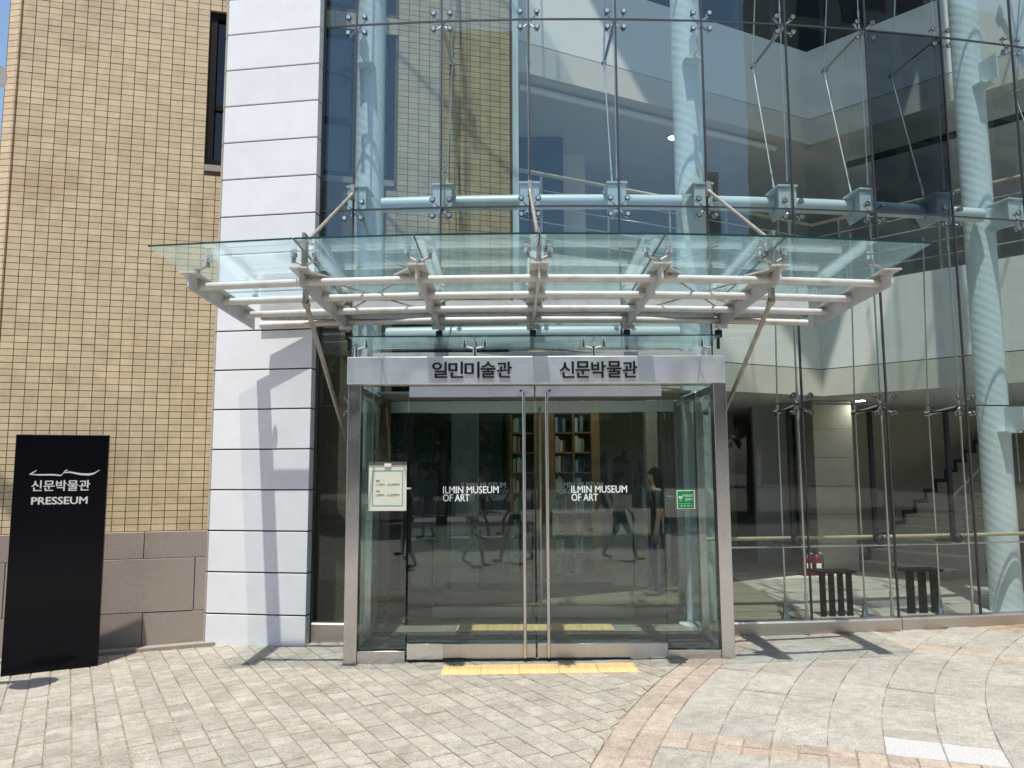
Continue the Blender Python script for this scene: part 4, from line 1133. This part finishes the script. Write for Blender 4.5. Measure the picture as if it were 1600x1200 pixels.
# dark brush drawings on the lobby wall
rr = random.Random(5)
for i, (x, lab) in enumerate(((1.60, 'black ink silhouette on the lobby wall, closest to the bookcase'), (1.98, 'black ink silhouette on the lobby wall, the peaked middle one'), (2.36, 'black ink silhouette on the lobby wall, thin upright strokes'))):
    b = B(); yb = 13.99
    for k in range(16 if i < 2 else 8):
        u = x + rr.uniform(-.13, .13); z0 = 1.25 + rr.uniform(0, .12); h = rr.uniform(.15, .55) * (1 - abs(u - x) * 2.2); w = rr.uniform(.03, .07) if i < 2 else rr.uniform(.015, .03)
        zo = rr.uniform(0, .12)
        b.prism([(u - w, yb, z0 + zo), (u + w, yb, z0 + zo + rr.uniform(-.03, .03)), (u + w * .8, yb, z0 + zo + h), (u - w * .6, yb, z0 + zo + h * rr.uniform(.8, 1.1))], (0, -.004 - .0004 * k, 0))
    tag(b.obj('wall_drawing', M['black'], None, origin=(x, yb, 1.35)), lab, 'picture', 'ink silhouettes on the lobby wall')
    b = None

# ------------------------------------------------------------------ people
def skin_mesh(name, joints, edges, mats, pick, sub=2):
    """one continuous body grown over a skeleton of joints; pick(point) chooses the material slot"""
    me = bpy.data.meshes.new(name)
    keys = list(joints)
    me.from_pydata([joints[k][0] for k in keys], [], [(keys.index(a), keys.index(c)) for a, c in edges])
    ob = bpy.data.objects.new(name, me); C.objects.link(ob)
    sk = ob.modifiers.new('skin', 'SKIN'); sk.use_smooth_shade = True
    for i, k_ in enumerate(keys):
        r = joints[k_][1]; r = (r, r) if not isinstance(r, tuple) else r
        me.skin_vertices[0].data[i].radius = r
        me.skin_vertices[0].data[i].use_root = (k_ == 'pelvis')
    ss = ob.modifiers.new('sub', 'SUBSURF'); ss.levels = sub; ss.render_levels = sub
    bpy.context.view_layer.update()
    ev = ob.evaluated_get(bpy.context.evaluated_depsgraph_get())
    out = bpy.data.meshes.new_from_object(ev)
    bpy.data.objects.remove(ob)
    for m in mats: out.materials.append(m)
    for p in out.polygons: p.material_index = pick(p.center); p.use_smooth = True
    return out
def person(loc, face, stride, swing, mats, label, hair_len, bag=None, h=1.64, shorts=False, arm_bend=.0, wide=1.0):
    """loc: feet; face: heading angle; stride/swing in metres fore-aft"""
    t = thing('person', label, 'person', loc)
    t.rotation_euler = (0, 0, face)
    k = h / 1.70
    def J(x, y, z, r): return (Vector((x * k, y * k, z * k)), tuple(q * k * wide for q in r) if isinstance(r, tuple) else r * k * wide)
    # forward is +y in the figure's own frame
    s = stride / 2
    j = {'pelvis': J(0, 0, .93, (.15, .11)), 'waist': J(0, -.005, 1.06, (.135, .10)), 'chest': J(0, .005, 1.26, (.165, .12)), 'neckb': J(0, -.01, 1.41, (.085, .075)),
         'neck': J(0, .005, 1.475, .052), 'head0': J(0, .02, 1.55, (.062, .075)), 'head1': J(0, .018, 1.62, (.073, .092)), 'head2': J(0, .010, 1.675, (.055, .07))}
    e = [('pelvis', 'waist'), ('waist', 'chest'), ('chest', 'neckb'), ('neckb', 'neck'), ('neck', 'head0'), ('head0', 'head1'), ('head1', 'head2')]
    for sd_, sg_ in ((-1, 1), (1, -1)):
        n = 'L' if sd_ < 0 else 'R'
        j['hip' + n] = J(sd_ * .085, sg_ * s * .05, .87, .092)
        j['knee' + n] = J(sd_ * .09, sg_ * s * .55 + (.05 if sg_ < 0 else .02), .49, .056)
        j['ankle' + n] = J(sd_ * .09, sg_ * s - (.02), .085 + (.06 * min(1, stride * 2) if sg_ < 0 else 0), .036)
        j['heel' + n] = J(sd_ * .09, sg_ * s - .03, .035 + (.05 * min(1, stride * 2) if sg_ < 0 else 0), .034)
        j['toe' + n] = J(sd_ * .10, sg_ * s + .15, .030, (.036, .026))
        j['sho' + n] = J(sd_ * .165, 0, 1.375, .058)
        j['elb' + n] = J(sd_ * .215, -sg_ * swing * .45, 1.10, .040)
        j['wri' + n] = J(sd_ * .215, -sg_ * swing + .06 + arm_bend * .12, .87 + arm_bend * .12, .027)
        j['palm' + n] = J(sd_ * .212, -sg_ * swing + .075 + arm_bend * .16, .80 + arm_bend * .12, (.022, .034))
        e += [('pelvis', 'hip' + n), ('hip' + n, 'knee' + n), ('knee' + n, 'ankle' + n), ('ankle' + n, 'heel' + n), ('heel' + n, 'toe' + n),
              ('neckb', 'sho' + n), ('sho' + n, 'elb' + n), ('elb' + n, 'wri' + n), ('wri' + n, 'palm' + n)]
        for f_, (dx, ln) in enumerate(((-.020, .075), (-.007, .088), (.007, .082), (.020, .065))):
            j['f%d%s' % (f_, n)] = J(sd_ * .212, -sg_ * swing + .075 + dx + arm_bend * .16, .80 - ln + arm_bend * .12, .0085)
            e.append(('palm' + n, 'f%d%s' % (f_, n)))
        j['th' + n] = J(sd_ * .20, -sg_ * swing + .115 + arm_bend * .16, .775 + arm_bend * .12, .009)
        e.append(('palm' + n, 'th' + n))
    skin, top, bottom, shoe = 0, 1, 2, 3
    def pick(c):
        z = c.z / k; ax = abs(c.x) / k
        if z < .075: return shoe
        if ax > .185 and z < 1.18: return skin
        if z > 1.43: return skin
        if z > .93: return top
        if ax > .18 and z < .93: return skin
        if shorts and z < .55: return skin
        return bottom
    me = skin_mesh('body', j, e, [M['skin'], *mats, M['grey_cloth'] if not shorts else M['white_cloth']], pick)
    ob = bpy.data.objects.new('body', me); C.objects.link(ob); ob.parent = t
    hb = B()
    hz = 1.625 * k
    prof = []
    vs = []; fs = []; nu, nv = 14, 8
    for a in range(nv + 1):
        th = math.pi * .5 * a / nv * 1.25
        for q in range(nu):
            ph = 2 * math.pi * q / nu
            front = max(0, math.sin(ph))
            rr_ = .102 * k
            z = hz + .02 * k + rr_ * 1.05 * math.cos(th) - (0 if front > .3 else hair_len * (a / nv) ** 2)
            if front > .3 and a / nv > .55: z = max(z, hz + .03 * k)
            vs.append((rr_ * .90 * math.sin(min(th, 1.6)) * math.cos(ph), rr_ * 1.10 * math.sin(min(th, 1.6)) * math.sin(ph) - .008, z))
    for a in range(nv):
        for q in range(nu): fs.append((a * nu + q, a * nu + (q + 1) % nu, (a + 1) * nu + (q + 1) % nu, (a + 1) * nu + q))
    hb.add(vs, fs)
    hm = hb.mesh('hair', M['hair'])
    ho = bpy.data.objects.new('hair', hm); C.objects.link(ho); ho.parent = t
    nb = B().add([(0, .125 * k, 1.565 * k), (-.014 * k, .10 * k, 1.56 * k), (.014 * k, .10 * k, 1.56 * k), (0, .098 * k, 1.61 * k), (0, .10 * k, 1.553 * k)], [(0, 1, 3), (0, 3, 2), (0, 4, 1), (0, 2, 4)])
    no = bpy.data.objects.new('nose', nb.mesh('nose', M['skin'])); C.objects.link(no); no.parent = t
    if bag:
        bb_ = B().box(-.14 * k, .14 * k, -.30 * k, -.125 * k, .96 * k, 1.37 * k)
        bo = bpy.data.objects.new('backpack', bb_.mesh('backpack', bag)); C.objects.link(bo); bo.parent = t
        bv = bo.modifiers.new('bevel', 'BEVEL'); bv.width = .05; bv.segments = 4
    return t
person((1.82, 9.85, .004), R(90), .06, .02, (M['navy'], M['denim']), 'dark-haired visitor in navy shirt and jeans with a backpack standing inside the doors', .20, M['black'], 1.55, wide=1.16)
person((-.75, -1.9, gz(-.75) - .026), R(-80), .45, .15, (M['white_cloth'], M['grey_cloth']), 'passer-by in white top and dark shorts walking on the plaza', .05, None, 1.66, True)
person((.05, -2.4, gz(0) - .026), R(80), .60, .2, (M['beige_cloth'], M['grey_cloth']), 'passer-by in beige top and dark trousers striding across the plaza', .03, None, 1.72)
person((2.2, -2.6, gz(2.2) - .026), R(-85), .62, .2, (M['grey_cloth'], M['denim']), 'passer-by in grey top and jeans striding across the plaza', .02, None, 1.74)
person((-2.0, -1.6, gz(-2) - .026), R(95), .3, .1, (M['navy'], M['grey_cloth']), 'passer-by in dark clothes walking past on the plaza', .10, None, 1.68)

# ------------------------------------------------------------------ the street behind the viewer, seen only as reflections
road = tag(B().box(-120, 120, -22, -11.5, -.25, -.022).obj('road', M['asphalt']), kind='structure')
def tree(x, y, h, r, lab):
    t = thing('street_tree', lab, 'tree', (x, y, -.05), 'street trees across the plaza')
    b = B().tube((x, y, -.1), (x + .1, y, h * .45), .18, 10, .12)
    for k in range(6):
        a = k * 1.05 + x; b.tube((x + .1, y, h * (.32 + .03 * k)), (x + math.cos(a) * r * .6, y + math.sin(a) * r * .6, h * .72), .07, 7, .025)
    b.obj('trunk', M['bark'], t)
    rg = random.Random(int(x * 10)); b = B()
    blobs = [(rg.uniform(-.7, .7) * r, rg.uniform(-.7, .7) * r, h * .62 + rg.uniform(-.3, .34) * h * .9, rg.uniform(.3, .55) * r) for _ in range(22)]
    for _ in range(4200):
        bx, by, bz, br = rg.choice(blobs)
        v = Vector((rg.gauss(0, 1), rg.gauss(0, 1), rg.gauss(0, 1))).normalized() * br * rg.uniform(.55, 1)
        c = Vector((x + bx, y + by, bz)) + v; u = Vector((rg.gauss(0, 1), rg.gauss(0, 1), rg.gauss(0, 1))).normalized(); w = u.orthogonal().normalized()
        s = rg.uniform(.12, .26)
        b.add([c - u * s, c + w * s * .5, c + u * s, c - w * s * .5], [(0, 1, 2, 3)])
    b.obj('crown', M['leaf'], t, smooth=False)
TL = ['broad leafy street tree in front of the low office block', 'dense green street tree between the low and wide office blocks', 'round street tree in front of the wide office block',
      'spreading street tree facing the entrance doors', 'tall street tree facing the black sign', 'bushy street tree in front of the tower', 'thick-crowned street tree near the tower corner',
      'outermost street tree on the tower side of the plaza', 'outermost street tree on the low block side of the plaza', 'leaning street tree by the road opposite the stone pier', 'wide street tree opposite the staircase']
for i, (x, y, h) in enumerate(((-15, -9.5, 7.6), (-11.6, -9.9, 7.2), (-8.4, -9.4, 7.9), (-5.2, -10.0, 7.4), (-2.1, -9.5, 7.8), (1.0, -9.8, 7.3), (4.2, -9.5, 7.8), (7.4, -10, 7.6), (10.8, -9.6, 7.9), (14.5, -9.8, 7.2), (18, -9.6, 7.7))):
    tree(x, y, h, 2.9, TL[i])
def block(x0, x1, y0, y1, h, name, lab, nx, nz):
    t = thing('office_building', lab, 'building', ((x0 + x1) / 2, (y0 + y1) / 2, 0))
    B().box(x0, x1, y0, y1, -.2, h).obj('body', M['farstone'], t)
    wx = (x1 - x0) / nx; hz_ = (h - 3) / nz
    wm = B().box(-wx * .32, wx * .32, -.15, .12, -hz_ * .33, hz_ * .33).mesh('window', M['farglass'])
    for i in range(nx):
        for k in range(nz):
            inst('window', wm, t, (x0 + wx * (i + .5), y1 if y1 < 0 else y0, 3 + hz_ * (k + .5)), None if y1 < 0 else (0, 0, math.pi))
block(-44, -12, -60, -40, 17, 'a', 'low stone office block across the road beyond the trees', 9, 5)
block(-11.5, 16.5, -66, -48, 21, 'b', 'wide stone office block with a flat roof across the road', 9, 6)
block(-10.5, -3.2, -47, -42, 36, 'd', 'slim stone tower standing in front of the wide office block', 3, 10)
block(21, 27, -52, -46, 27, 'f', 'narrow stone office block between the wide block and the tower', 3, 8)
block(32, 110, -50, -34, 46, 'c', 'tall broad stone office tower across the road', 20, 12)
block(-62, -31, 24, 42, 15, 'e', 'low stone office block farther along the street past the brick building', 8, 4)
